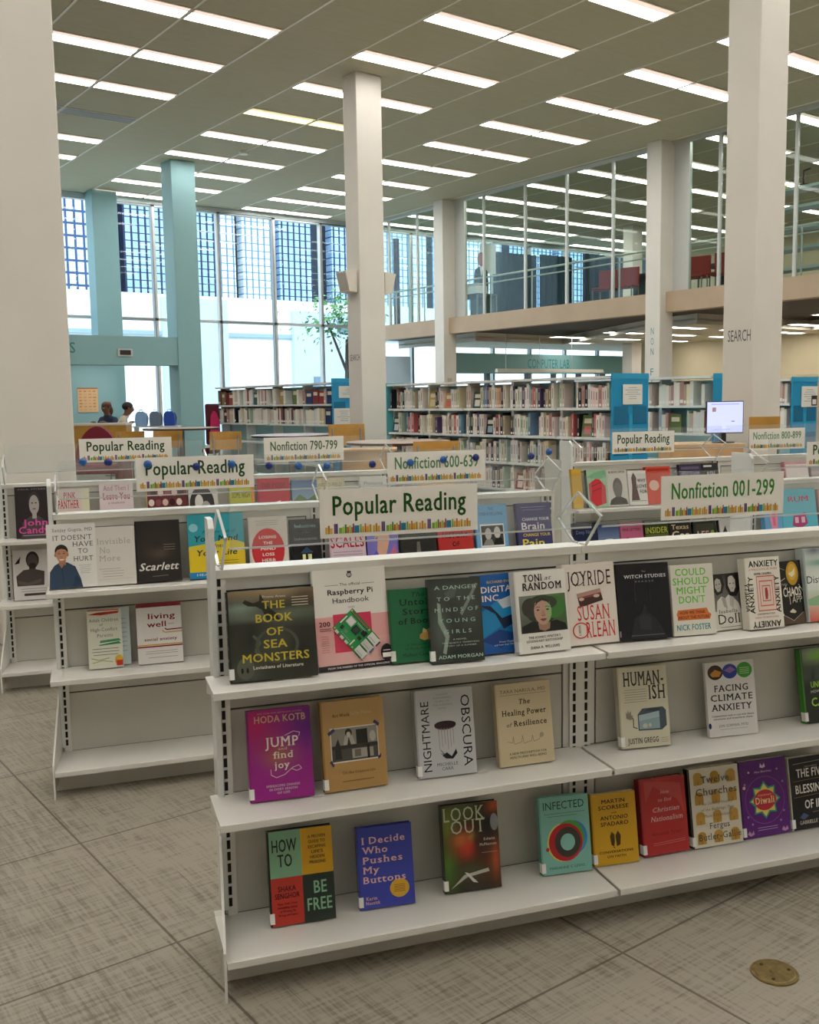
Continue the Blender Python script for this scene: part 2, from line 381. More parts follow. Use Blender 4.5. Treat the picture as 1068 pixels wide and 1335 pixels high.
# mezzanine
sbox('slab_mezzanine',15.44,X1,-2,Y1,2.93,3.2,darkm)
sbox('trim_4',15.2,15.44,-2,Y1,2.87,3.24,bandm)
sbox('floor_mezzanine',15.44,X1,-2,Y1,3.2,3.22,mat('grey_carpet','#6b6660',.9,noise=.15,nscale=40))
MY_=[21.41,20.2,17.69,16.32,15.07,13.8,11.3,9.8,8.4,7.1,5.0,3.5,2.0]
b=MB()
for y in MY_: b.box(15.40,15.46,y-.025,y+.025,3.22,HC)
b.box(15.38,15.48,-2,Y1,HC-.06,HC); b.box(15.39,15.47,-2,Y1,3.22,3.26)
b.box(15.40,15.48,18.36,18.72,3.22,HC-.06); b.box(15.40,15.48,11.95,12.30,3.22,HC-.06)
struct(b.build('window_frame_mezzanine',mullw))
b=MB(); ys=sorted(MY_+[22.3]); 
for a,c in zip(ys[:-1],ys[1:]): b.box(15.425,15.435,a+.03,c-.03,3.26,HC-.06)
struct(b.build('glass_mezzanine',mezzg))
b=MB(); b.cyl((15.62,-2,4.12),(15.62,22.3,4.12),.022); b.cyl((15.62,-2,3.98),(15.62,22.3,3.98),.016)
for y in MY_: b.cyl((15.62,y,3.22),(15.62,y,4.12),.018)
tag(b.build('handrail',mullw),'pale double rail running behind the mezzanine glass','handrail')
# lower ceiling under the mezzanine, saw-toothed front edge with a white fascia
edge=[(16.4,Y1),(16.35,20.5),(16.05,18.75),(19.3,19.0),(16.9,14.05),(16.6,12.65),(20.7,12.7),(17.2,7.3),(16.9,6.0),(20.5,6.0),(17.0,.5),(17,-2)]
out=edge+[(X1,-2),(X1,Y1)]
b=MB(); b.prism(out,'z',2.80,2.84); struct(b.build('ceiling_lower',mat('lower_ceiling_paint','#dbd1ba',.7,noise=.03)))
b=MB()
for p,q in zip(edge[:-1],edge[1:]):
    d=(Vector(q)-Vector(p)).normalized(); n=Vector((-d.y,d.x))*.03
    b.prism([p,q,(q[0]+n.x,q[1]+n.y),(p[0]+n.x,p[1]+n.y)],'z',2.72,2.93)
struct(b.build('trim_5',mat('white_fascia','#cfc8b8',.5)))
# rooms under the mezzanine
lab=sbox('wall_computer_lab',16.4,23.2,20.0,20.2,1.98,2.5,mat('sea_green_wall_paint','#7aa6a6',.6,noise=.02))
letters(lab,'COMPUTER LAB',20.0,19.78,2.13,1.6,.24,mat('teal_sign_letters'),'y')
b=MB(); b.box(16.4,23.2,20.02,20.18,0,1.28)
struct(b.build('wall_computer_lab_base',MATS['sea_green_wall_paint']))
b=MB()
for x in (16.4,17.55,19.0,20.0,21.0,22.0,23.1): b.box(x,x+.1,20.03,20.17,1.28,1.98)
struct(b.build('window_frame_lab',mat('dark_window_frame','#55636a',.5)))
b=MB(); b.box(14.4,15.9,21.2,21.35,0,2.45); struct(b.build('wall_reading_nook',litwall))
b=MB(); b.box(23.2,23.4,-2,20.2,0,2.8); struct(b.build('wall_cream',creamm))
b=MB(); b.box(18.5,23.2,13.0,13.2,0,1.75); struct(b.build('wall_low_cream',creamm))
lampm=mat('ceiling_light_diffuser','#ffffff',.5,emit='#fffcf6',es=LAMP*1.25)
dim=mat('ceiling_light_yellow_diffuser','#fff4c0',.5,emit='#f2e58e',es=LAMP*.28)
off=mat('ceiling_light_unlit_diffuser','#8a7f70',.5)
housing=mat('ceiling_light_housing','#d9d2c2',.5)
h0=MB(); h0.box(0,1.2,0,.02,-.012,0); h0.box(0,1.2,.36,.38,-.012,0); h0.box(0,.015,.02,.36,-.012,0); h0.box(1.185,1.2,.02,.36,-.012,0); h0.box(0,1.2,0,.38,-.002,0)
d0=MB(); d0.box(.015,1.185,.125,.36,-.009,-.003)
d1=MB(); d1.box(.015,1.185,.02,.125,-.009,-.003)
trough_tones={'lit':mat('lamp_trough_glow','#e6d0c2',.5,emit='#ffe3d2',es=.62),'yellow':mat('lamp_trough_glow_yellow','#e6dca0',.5,emit='#f2e0a0',es=.6),'off':mat('lamp_trough_tone_unlit','#7d7468',.5)}  # near-edge strip: dimmer light inside the trough, put in as colour and emission
ROWS=[22.0,20.72,19.36,17.96,16.40,14.82,13.23,11.63,10.02,8.43,6.83,5.23,3.63,2.03,.43,-1.2,-2.8]
BAYS=[(-3.12,'sixth bay left of the mezzanine'),(.555,'fifth bay left of the mezzanine'),(4.23,'third bay left of the mezzanine'),(7.905,'second bay left of the mezzanine'),(11.58,'bay beside the mezzanine glass'),(15.56,'first bay over the mezzanine'),(19.1,'second bay over the mezzanine'),(22.75,'third bay over the mezzanine')]
BAYS[0]=(-3.12,'fifth bay from the mezzanine'); BAYS[1]=(.555,'fourth bay from the mezzanine'); BAYS[2]=(4.23,'third bay from the mezzanine'); BAYS[3]=(7.905,'second bay from the mezzanine'); BAYS[4]=(11.58,'bay beside the mezzanine glass')
ORD=['first','second','third','fourth','fifth','sixth','seventh','eighth','ninth','tenth','eleventh','twelfth','thirteenth','fourteenth','fifteenth','sixteenth','seventeenth','eighteenth','nineteenth','twentieth']
proto={}
for bi,(bx,bn) in enumerate(BAYS):
    for ri,y in enumerate(ROWS):
        if bi<2 and y>9: continue
        if bx<4 and y>16.4: continue
        for s in (0,1):
            kind='lit'
            if bi==2 and ri==4: kind='off'
            if bi==3 and ri==5: kind='yellow'
            wd={'lit':'bright','off':'unlit','yellow':'yellowish'}[kind]
            label='%s strip light, %s half, %s row from windows, %s'%(wd,('left','right')[s],ORD[ri],bn)
            x=bx+.012+s*1.225
            if kind not in proto:
                o=h0.build('ceiling_light',housing,None,(x,y-.19,HC)); tag(o,label,'ceiling light','recessed ceiling lights')
                d0.build('diffuser',{'lit':lampm,'off':off,'yellow':dim}[kind],o); d1.build('trough_light_tone',trough_tones[kind],o); proto[kind]=o
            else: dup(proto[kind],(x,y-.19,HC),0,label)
light_proto=proto['lit']
# lights in the lower ceiling, extra ones added to brighten the space below
LOW=[(17.6+1.95*i,5.2+1.75*j) for j in range(9) for i in range(3) if not (i==0 and j in (4,8)) and not (j>7 and i==2)]
for k,(x,y) in enumerate(LOW):
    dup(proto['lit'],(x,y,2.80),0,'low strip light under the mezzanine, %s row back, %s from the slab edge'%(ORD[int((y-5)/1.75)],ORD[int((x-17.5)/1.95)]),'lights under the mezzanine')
# ------------------------------------------------------------------ outside
fa=facade_mat('tower_panels_blue','#a9c8ea','#16233f',0.70,.72,.30,.14)
fb=facade_mat('tower_panels_white','#eef4f6','#5a7a9c',0.70,.72,.26,.14)  # sun and shade on the tower are put into white and blue panels
fc=facade_mat('tower_panels_windows','#dfe9f5','#31466e',0.8,1.1,.28,.2)
t=empty('office_tower',(40,92,0),0,'tall office tower of gridded panels beyond the window wall','building')
b=MB(); b.box(-25,75,1.2,20,-5,60); b.build('dark_core',mat('tower_recess','#141c2a',.5),t)
S=92.0/22.4
def fx(x): return x*S-40
for i,(a,c,m) in enumerate([(3.6,8.05,fc),(8.72,10.05,fa),(10.35,11.0,fa),(11.12,11.52,fb),(11.72,12.6,fb),(12.75,13.7,fa),(14.3,15.6,fa),(15.9,17.4,fb),(17.6,18.6,fa),(18.8,20.2,fb),(20.5,22.3,fa),(22.5,24.5,fa)]):
    b=MB(); b.box(fx(a),fx(c),0,1.3,-2,58); b.build('facade_bay',m,t)
wht=mat('sunlit_white_render','#f4f4f2',.8,noise=.01); pale=mat('pale_blue_cladding','#c3d6ea',.7,noise=.02,nscale=.6)
t=empty('annex_building',(20,36,0),0,'low white flat-roofed building just outside the windows','building')
b=MB(); b.box(-16,30,0,10,-1,5.42); b.build('wall',wht,t)
b=MB(); b.box(.9,4.2,-.25,0,-1,5.0); b.box(-4.7,-2.0,-.2,0,-1,5.3); b.build('cladding_panel',pale,t)
b=MB(); b.box(-16,30,-.12,0,3.9,4.05); b.build('parapet',mat('parapet_metal','#9fb4c6',.5),t)
b=MB()
for x,z in ((1.8,1.9),(3.0,4.2),(3.7,4.2),(-7,4.1)):
    b.box(x,x+.5,-.32,-.25,z,z+.45)
b.build('window',mat('far_window','#6f8296',.3),t)
b=MB(); b.tube([(3.55,-.4,1.9),(3.55,-.4,4.6),(3.9,-.4,4.6)],.035,6,m=0); b.box(3.3,3.85,-.5,-.25,1.75,1.9); b.build('pipe',mat('grey_pipe','#5d6b7a',.5),t)
sbox('ground',X0-30,X1+40,Y1+.35,150,-.4,-.2,mat('pale_pavement','#b9b9b4',.9,noise=.05))
# tree seen through the upper windows
t=empty('tree',(17.0,26.0,-.2),0,'leafy green tree outside the upper windows behind the centre column','tree')
b=MB(); b.cyl((0,0,0),(.1,0,3.4),.12,.07); b.cyl((.05,0,2.2),(.7,.1,3.9),.05,.03); b.cyl((.05,0,2.4),(-.6,.1,4.0),.05,.03); b.build('trunk',mat('bark','#5b4a3a',.9,noise=.2),t)
b=MB(); rnd=random.Random(3)
for i in range(620):
    p=Vector((rnd.gauss(0,.6),rnd.gauss(0,.5),4.0+rnd.gauss(0,.38))); a=Vector((rnd.uniform(-1,1),rnd.uniform(-1,1),rnd.uniform(-1,1))).normalized()*.1; c=a.orthogonal().normalized()*.05
    b.face([p-a,p+c,p+a,p-c],rnd.choice(['#4f7f4a','#6b9a58','#3d6b45','#86ad6c']))
b.build('foliage',plainpaint,t)
# ------------------------------------------------------------------ display cases
ROW={'A':(2.071,.240),'B':(3.399,-.142),'C':(4.794,-.400)}
SHZ={1:.675,2:.390,3:.092}
UW=.966
TOPZ=.923; SCZ={'A':1.0,'B':1.011,'C':1.02}
def case_parts(root):
    b=MB()   # backing with slotted uprights
    b.box(.03,UW-.03,.2195,.262,.06,.905); b.build('core',mat('shadow_gap','#55524a',.8),root)
    for x in (0,UW-.03):
        upright(root,x,x+(.012 if x==0 else .008))
    for z0,z1 in ((.0925,.296),(.301,.372),(.3905,.588),(.593,.657),(.6755,.868)):
        b=MB(); b.box(.0505,UW-.0505,.214,.2205,z0,z1); b.build('back_panel' if z1 not in (.372,.657) else 'panel_rail',panelm,root)
        for xa in (.0305,UW-.0455):
            b=MB(); b.box(xa,xa+.015,.2135,.221,z0,z1+.005); b.build('panel_edge_strip',shelfm,root)
    b=MB(); b.box(.0305,UW-.0305,  .2115,.222,.873,.902); b.build('fascia',shelfm,root)
    b=MB(); b.box(.0305,UW-.0305,.262,.268,.06,.905); b.build('rear_panel',panelm,root)
    b=MB(); b.box(0.001,UW-.001,.200,.272,.902,TOPZ); b.build('top_cap',shelfm,root,bevel=.002)
    for s,y0 in ((1,.065),(2,.03),(3,.0)):
        z=SHZ[s]; b=MB()
        x0,x1=.004,UW-.004
        b.box(x0,x1,y0+.006,.213,z-.006,z); b.box(x0,x1,y0,y0+.006,z-.017,z); b.box(x0,x1,y0+.006,y0+.02,z-.017,z-.013)
        if s<3:
            for x in (.006,UW-.009): b.prism([(y0+.03,z-.012),(.213,z-.04),(.213,z-.006),(y0+.03,z-.006)],'x',x,x+.003)
        b.build('shelf' if s<3 else 'base_shelf',shelfm,root,bevel=.0015)
    b=MB(); b.box(.0,UW,.086,.0875,0,.078); b.build('kick_plate',panelm,root)
    for x in (.012,UW-.03):
        b=MB(); b.box(x,x+.018,.09,.30,.0,.06); b.build('foot_rail',panelm,root)
def upright(root,x,xs,w=.03,y=.205):
    b=MB(); b.box(x,x+w,y,.275,.0,.915)
    z=.115
    while z<.885:
        b.box(xs,xs+.008,y-.0008,y+.0002,z,z+.021,m=1); z+=.0285
    b.build('slotted_upright',[shelfm,slotm],root)
def case_end(root,x,left=True,full=False,dp=.262):
    # end foot, slotted end upright and the taller white strip beside it
    sg=1 if left else -1
    X=lambda k:x+sg*k
    b=MB(); v=[]
    prof=[(0,0),(.02,0),(.03,.03),(.22,.03),(.24,0),(.27,0),(.27,.30),(.20,.30),(0,.115)]
    n=len(prof)
    v=[(X(.115*p[0]-.003),p[0],p[1]) for p in prof]+[(X(.115*p[0]+.003),p[0],p[1]) for p in prof]
    b.mesh(v,[tuple(range(n-1,-1,-1)),tuple(range(n,2*n))]+[(k,(k+1)%n,n+(k+1)%n,n+k) for k in range(n)]); b.build('end_foot',shelfm,root)
    for c in list(root.children):
        if left and c.name.startswith('top_cap'): c.location.x=.034; c.scale.x=(UW-.034)/UW
        if left and c.name.startswith('slotted_upright') and min(v.co.x for v in c.data.vertices)<.01: bpy.data.objects.remove(c)
    xa,xb=sorted((X(.022),X(.035)))
    if left: b=MB(); b.prism([(.195,.11),(dp,.11),(dp,1.04),(.215,1.04),(.195,1.02)],'x',xa,xb)
    if left: b.build('end_strip',mat('white_end_strip','#dfe2df',.3,coat=.2),root,bevel=.002)
    upright(root,min(X(.035),X(.058)),min(X(.038),X(.046)),.023,.2035)
    if full:
        b=MB(); xa,xb=sorted((X(.016),X(.03))); b.box(xa,xb,.31,.52,.02,.93); b.build('end_panel',panelm,root,bevel=.002)
names={'A':['nearest display case with three shelves of face-out books, floor end visible','second display case of the nearest row, from the black book to the frame edge'],
'B':['display case of the second row, left end with the nearly empty bottom shelves','second-row display case behind the middle of the nearest case'],
'Bright':['second-row display case on the right holding the turquoise book'],
'C':['third-row display case at the far left behind the wide column','third-row display case holding the red and pink covers left of centre'],
'Cright':['third-row display case right of the aisle with the orange-red book','third-row display case at the right under the nonfiction 800 sign']}
cases={}
proto_case=None
for row,u0s in (('A',[.240,1.206]),('B',[-.142,.824]),('Bright',[2.695]),('C',[-.400,.566]),('Cright',[2.558,3.524])):
    v0=ROW[row[0]][0]
    for i,u in enumerate(u0s):
        lab=names[row][i]
        if proto_case is None:
            proto_case=empty('display_bookcase',W(u,v0),CA,lab,'bookcase','white display bookcases'); case_parts(proto_case); root=proto_case
        else: root=dup(proto_case,W(u,v0),CA,lab)
        root.scale.z=SCZ[row[0]]
        cases[row,i]=root
for (row,i),root in cases.items():
    if i==0: case_end(root,0,True,row=='Cright',.335 if 'right' in row else .262)
    if (row,i) in (('A',1),('B',1),('Bright',0),('C',1),('Cright',1)): case_end(root,UW,False)
# ------------------------------------------------------------------ sign holders (clear sheet on bent diamond brackets)
def holder(row,u0,label,n=UW,z1=1.108,xl=.012,end=False):
    v0=ROW[row][0]; root=empty('acrylic_sign_holder',W(u0,v0+.242,TOPZ*SCZ[row]),CA,label,'sign holder','clear sign holders on the display cases')
    b=MB(); b.box(xl+.012,n-.006,-.104,-.101,.057,z1-.923); b.build('acrylic_sheet',acryl,root)
    b=MB(); b.box(xl+.012,n-.006,-.1045,-.1005,.0535,.0575); b.build('lower_edge',edgem,root)
    for x in ((xl,n-.012) if end else (xl,)):
        b=MB(); w=.006
        P=[(-.043,.004),(-.122,.084),(0,.134),(.118,.055),(.030,.004)]
        for p,q in zip(P[:-1],P[1:]):
            d=Vector((q[0]-p[0],q[1]-p[1])).normalized(); nn=Vector((-d.y,d.x))*.0022; d*=.002
            b.prism([(p[0]-nn.x-d.x,p[1]-nn.y-d.y),(q[0]-nn.x+d.x,q[1]-nn.y+d.y),(q[0]+nn.x+d.x,q[1]+nn.y+d.y),(p[0]+nn.x-d.x,p[1]+nn.y-d.y)],'x',x-w/2,x+w/2)
        b.box(x-w/2,x+w/2,-.043,-.012,0,.004); b.box(x-w/2,x+w/2,.005,.030,0,.004)
        b.build('diamond_bracket',edgem,root)
    return root
hold=[('A',.240,'clear sign holder on the left half of the nearest case'),('A',1.206,'clear sign holder on the right half of the nearest case'),
('B',-.142,'clear sign holder on the left end of the second row'),('B',.824,'clear sign holder behind the largest sign, second row'),('B',2.695,'clear sign holder above the turquoise book at right'),
('C',-.400,'clear sign holder on the third row beside the wide left column'),('C',.566,'clear sign holder under the nonfiction 790 sign'),('C',2.558,'clear sign holder under the popular reading sign by the blue end panel'),('C',3.524,'clear sign holder under the nonfiction 800 sign')]
hp={}
for k,(r,u,l) in enumerate(hold):
    first=k in (0,2,4,5,7); end=k in (3,6)
    if (first,end) not in hp: hp[first,end]=holder(r,u,l,xl=.05 if first else .012,end=end)
    else: dup(hp[first,end],W(u,ROW[r][0]+.242,TOPZ*SCZ[r]),CA,l)
SPC=['#d9a92e','#c8872c','#d9b25a','#8f3a78','#2f8fb0','#33406e','#7fb23d','#a4c639','#d9682a','#c2553a','#2f7fa8','#2f8fb0','#c9a13a','#9a2f4c','#6f9e3a','#e0b43a']
def sign(row,u0,u1,z0,z1,text,tw,th,ty,tcol,label,pt='r',fade=0):
    v0=ROW[row][0]; b=MB(); w=u1-u0; h=z1-z0
    b.box(0,w,0,.0012,0,h,c='#f4f1e9')
    fn=lambda a,c:(a,-.0006,c)
    put_text(b,text,fn,w*.5,h*ty,w*tw,h*th,tcol,'b')
    PAT=[('#d9b25a',.016,.15),('#c8872c',.012,.19),('#d9b25a',.017,.13),None,('#7f3a78',.011,.22),('#2b3a72',.011,.22),None,('#7fb23d',.020,.13),('#a4c639',.014,.15),('#4f8a3a',.011,.20),('#d9682a',.014,.14),('#a4c639',.012,.17),('#c2553a',.009,.13),('#8f2f5a',.009,.21),('#2f7f9f',.034,.165),('#7fb23d',.011,.19),('#d9b25a',.016,.14),('#d9692a',.010,.20),('#e0b43a',.018,.14),('#c9a13a',.014,.17),None]
    x=w*.03; q=0
    while x<w*.955:
        it=PAT[q%len(PAT)]; q+=1
        if it is None: x+=w*.007; continue
        cc,bw,bh=it; bw=min(bw*w*1.05,w*.968-x); bh*=h*.92
        b.face([(x,-.0007,h*.085),(x+bw*.86,-.0007,h*.085),(x+bw*.86,-.0007,h*.085+bh),(x,-.0007,h*.085+bh)],cc)
        x+=bw
    o=b.build('shelf_sign',paper,None,W(u0,v0+.242-.104-.0016,z0),(0,0,CA))
    return tag(o,label,'sign','hanging section signs on the display rows')
GD,GN='#27512c','#3f8a3d'
sign('A',.507,.893,.990,1.102,'Popular Reading',.845,.39,.465,'#1f4f23','largest popular reading sign on the nearest case')
sign('A',1.398,1.772,.985,1.098,'Nonfiction 001-299',.84,.36,.47,GN,'nonfiction 001-299 sign on the nearest case at right')
sign('B',.172,.577,1.004,1.12,'Popular Reading',.84,.40,.47,GD,'popular reading sign crossed by blue hooks, second row at left')
sign('B',1.072,1.464,.992,1.11,'Nonfiction 600-639',.85,.37,.47,'#5c8d62','nonfiction 600-639 sign crossed by blue hooks, second row')
sign('B',2.953,3.35,.992,1.097,'Popular Reading',.84,.40,.47,GD,'popular reading sign cut off by the right edge of the frame')
sign('C',-.012,.412,1.035,1.146,'Popular Reading',.84,.40,.47,GD,'small popular reading sign beside the wide left column')
sign('C',.858,1.265,1.006,1.128,'Nonfiction 790-799',.84,.36,.47,'#55755a','nonfiction 790-799 sign in the third row')
sign('C',2.806,3.203,.986,1.107,'Popular Reading',.84,.40,.47,GD,'popular reading sign in front of the blue end panel')
sign('C',3.708,4.10,.98,1.103,'Nonfiction 800-899',.86,.34,.50,'#6a9a72','nonfiction 800-899 sign below the computer monitor')
hb=mat('blue_hook_light','#1f5fa8',.35); hd=mat('blue_hook_dark','#1b2a7a',.35)
for k,(u,z) in enumerate([(0.001,1.112),(0.083,1.109),(0.212,1.097),(0.376,1.083),(0.499,1.087),(0.632,1.077),(0.738,1.073),(0.843,1.069),(1.015,1.069),(1.162,1.070),(1.293,1.077),(1.425,1.081),(1.656,1.078),(1.732,1.092)]):
    b=MB(); b.cyl((0,0,0),(0,-.004,0),.014,.012,14); b.ball((0,-.004,0),.0115,n=14,h=8,sc=(1,.7,1)); b.cyl((0,-.01,0),(0,-.017,0),.004,.006,8)
    v=ROW['B'][0]+.242-.104-.0035
    o=b.build('suction_hook',hb if k in (0,2,4,6,7,9,10,13) else hd,None,W(u,v,z),(0,0,CA))
    tag(o,'%s blue round hook, %s from the left on the second-row clear sheet'%('bright' if k in (0,2,4,6,7,9,10,13) else 'dark',ORD[k]),'hook','blue hooks on the clear sheets')
b=MB(); b.cyl((0,0,0),(0,0,.004),.052,n=40); b.cyl((0,0,.004),(0,0,.0055),.045,.043,40); b.cyl((0,0,.0055),(0,0,.0075),.011,.010,20)
o=tag(b.build('floor_outlet_cover',mat('worn_brass','#8a774c',.42,.6,noise=.25,nscale=60),None,(1.918,1.222,0)),'round worn brass floor outlet cover in the floor at lower right','floor cover')
b=MB()
for k in range(3):
    a=R(90+120*k); b.cyl((.034*math.cos(a),.034*math.sin(a),.0055),(.034*math.cos(a),.034*math.sin(a),.0065),.004,n=10)
b.build('screw',mat('dark_screw','#4a3b22',.5,.6),o)
# ------------------------------------------------------------------ books on the display cases
def make_book(name,W_,H_,T_,cov,spine,ops,pb=False,sticker=True,gloss=True,loc=(0,0,0),rot=(0,0,0),page='#e9e2cf'):
    b=MB(); bt=.0012 if pb else .0028
    b.box(0,W_,0,bt,0,H_,c=cov); b.box(0,W_,T_-bt,T_,0,H_,c=cov); b.box(0,.003,bt,T_-bt,0,H_,c=spine or cov)
    if spine: b.box(0,.0042,-.0001,bt,0,H_,c=spine)
    lay=[0]
    def F(x,y,k=None): return (x*W_,-.0002-.00007*lay[0],y*H_)
    for op in ops:
        lay[0]+=1; k=op[0]; a=op[1:]
        if k=='R': b.face([F(a[0],a[1]),F(a[2],a[1]),F(a[2],a[3]),F(a[0],a[3])],a[4])
        elif k=='G': b.face([F(a[0],a[1]),F(a[2],a[1]),F(a[2],a[3]),F(a[0],a[3])],cols=[a[4],a[4],a[5],a[5]])
        elif k=='G4': b.face([F(a[0],a[1]),F(a[2],a[1]),F(a[2],a[3]),F(a[0],a[3])],cols=a[4])
        elif k=='P': b.face([F(*p) for p in a[0]],a[1])
        elif k=='E':
            n=24; b.face([F(a[0]+a[2]*math.cos(2*math.pi*i/n),a[1]+a[3]*math.sin(2*math.pi*i/n)) for i in range(n)],a[4])
        elif k=='B':  # printed colour picture: soft blobs on a base colour
            x0,y0,x1,y1,base,blobs=a; nx,ny=12,16; bc=lin(base); bl=[(q,lin(q[4])) for q in blobs]
            i0=len(b.V); cc=[]
            for j in range(ny+1):
                for i in range(nx+1):
                    x,y=i/nx,j/ny; c=list(bc)
                    for q,qc in bl:
                        w_=math.exp(-((x-q[0])/q[2])**2-((y-q[1])/q[3])**2)
                        for e in range(3): c[e]+=(qc[e]-c[e])*w_
                    b.V.append(F(x0+(x1-x0)*x,y0+(y1-y0)*y)); cc.append((c[0],c[1],c[2],1))
            for j in range(ny):
                for i in range(nx):
                    f=[j*(nx+1)+i,j*(nx+1)+i+1,(j+1)*(nx+1)+i+1,(j+1)*(nx+1)+i]
                    b.F.append([i0+t for t in f]); b.M.append(0); b.S.append(False); b.C.append([cc[t] for t in f])
        elif k=='O':  # ring
            n=28; rx,ry,q,c=a[2],a[3],a[4],a[5]
            for i in range(n):
                t0,t1=2*math.pi*i/n,2*math.pi*(i+1)/n
                b.face([F(a[0]+rx*math.cos(t0),a[1]+ry*math.sin(t0)),F(a[0]+rx*math.cos(t1),a[1]+ry*math.sin(t1)),F(a[0]+rx*q*math.cos(t1),a[1]+ry*q*math.sin(t1)),F(a[0]+rx*q*math.cos(t0),a[1]+ry*q*math.sin(t0))],c)
        elif k=='L':  # polyline with width
            pts,w,c=a
            for p,q in zip(pts[:-1],pts[1:]):
                d=Vector(((q[0]-p[0])*W_,(q[1]-p[1])*H_)); 
                if d.length<1e-7: continue
                d.normalize(); n=(-d.y*w/W_,d.x*w/H_)
                b.face([F(p[0]-n[0],p[1]-n[1]),F(q[0]-n[0],q[1]-n[1]),F(q[0]+n[0],q[1]+n[1]),F(p[0]+n[0],p[1]+n[1])],c)
        elif k=='T':
            s,xc,y,w,h,c=a[:6]; wt=a[6] if len(a)>6 else 'r'; rotn=a[7] if len(a)>7 else 0; sh=a[8] if len(a)>8 else 0
            yy=-.0002-.00007*lay[0]
            if rotn in (90,-90): put_text(b,s,lambda x,z:(x,yy,z),xc*W_,y*H_,w*H_,h*W_,c,wt,rot=rotn,sh=sh)
            else: put_text(b,s,lambda x,z:(x,yy,z),xc*W_,y*H_,w*W_,h*H_,c,wt,rot=rotn,sh=sh)
        elif k=='S':  # text printed up the spine
            s,zc,w,h,c=a; put_text(b,s,lambda x,z:(-.0003,x,z),T_*.5-h*T_*.5,zc*H_,w*H_,h*T_,c,'b',rot=90,nrm=(-1,0,0))
    m=jacket if gloss else paper
    o=b.build(name,m,None,loc,rot)
    p=MB(); e=.0 if pb else .003
    p.box(.0032,W_-e-.0006,bt,T_-bt,e+.0003,H_-e-.0003); p.build('page_block',mat('page_edges_'+page.strip('#'),page,.8,noise=.06,nscale=300),o)
    if sticker:
        s=MB(); s.box(-.0007,.010,-.0011,T_*.75,.006,.030); s.build('spine_label',mat('white_label','#e9e8e4',.5),o)
    return o
def lines(x0,x1,y,n,dy,c,w=.0009,ragged=0.0):
    out=[]; rnd=random.Random(n*7+int(x0*100))
    for i in range(n):
        j=ragged*rnd.random()
        out.append(('L',[(x0+j/2,y-i*dy),(x1-j/2,y-i*dy)],w,c))
    return out
def bust(x,y,s,skin,hair,cloth,k=.66,beard=None,long=False):
    # printed portrait: shoulders, neck, head, hair, features; s = head half height in cover units
    o=[('P',[(x-2.3*s*k,y-3.6*s),(x-2.0*s*k,y-1.9*s),(x-.7*s*k,y-1.25*s),(x+.7*s*k,y-1.25*s),(x+2.0*s*k,y-1.9*s),(x+2.3*s*k,y-3.6*s)],cloth)]
    if long: o.append(('E',x,y-.1*s,1.45*s*k,1.6*s,hair))
    o+=[('R',x-.35*s*k,y-1.5*s,x+.35*s*k,y-.6*s,skin),('E',x,y+.25*s,.98*s*k,1.02*s,hair),('E',x,y-.08*s,.80*s*k,1.0*s,skin)]
    if beard: o.append(('E',x,y-.62*s,.62*s*k,.42*s,beard))
    o+=[('R',x-.45*s*k,y+.05*s,x-.15*s*k,y+.15*s,'#2a211d'),('R',x+.15*s*k,y+.05*s,x+.45*s*k,y+.15*s,'#2a211d'),('R',x-.25*s*k,y-.55*s,x+.25*s*k,y-.45*s,'#7d3b36')]
    return o
Wt='#f1eee6'
TB='#1c1c1c'
COV={}
SERIF='untold toni joy witch doll heal climate human decide lookout twelve hoda artwork red adult hurt invis night leave lblue diwali'.split()
def C(k,cov,spine,ops,label,pb=False,st=True,gl=True):
    if k in SERIF:
        q=[]
        for o in ops:
            if o[0]=='T' and o[1] not in ('HODA KOTB','NIGHTMARE','OBSCURA'):
                o=list(o)+(['r'] if len(o)<8 else []); o[7]={'r':'s','b':'S'}.get(o[7],o[7]); o=tuple(o)
            q.append(o)
        ops=q
    COV[k]=(cov,spine,ops,label,pb,st,gl)
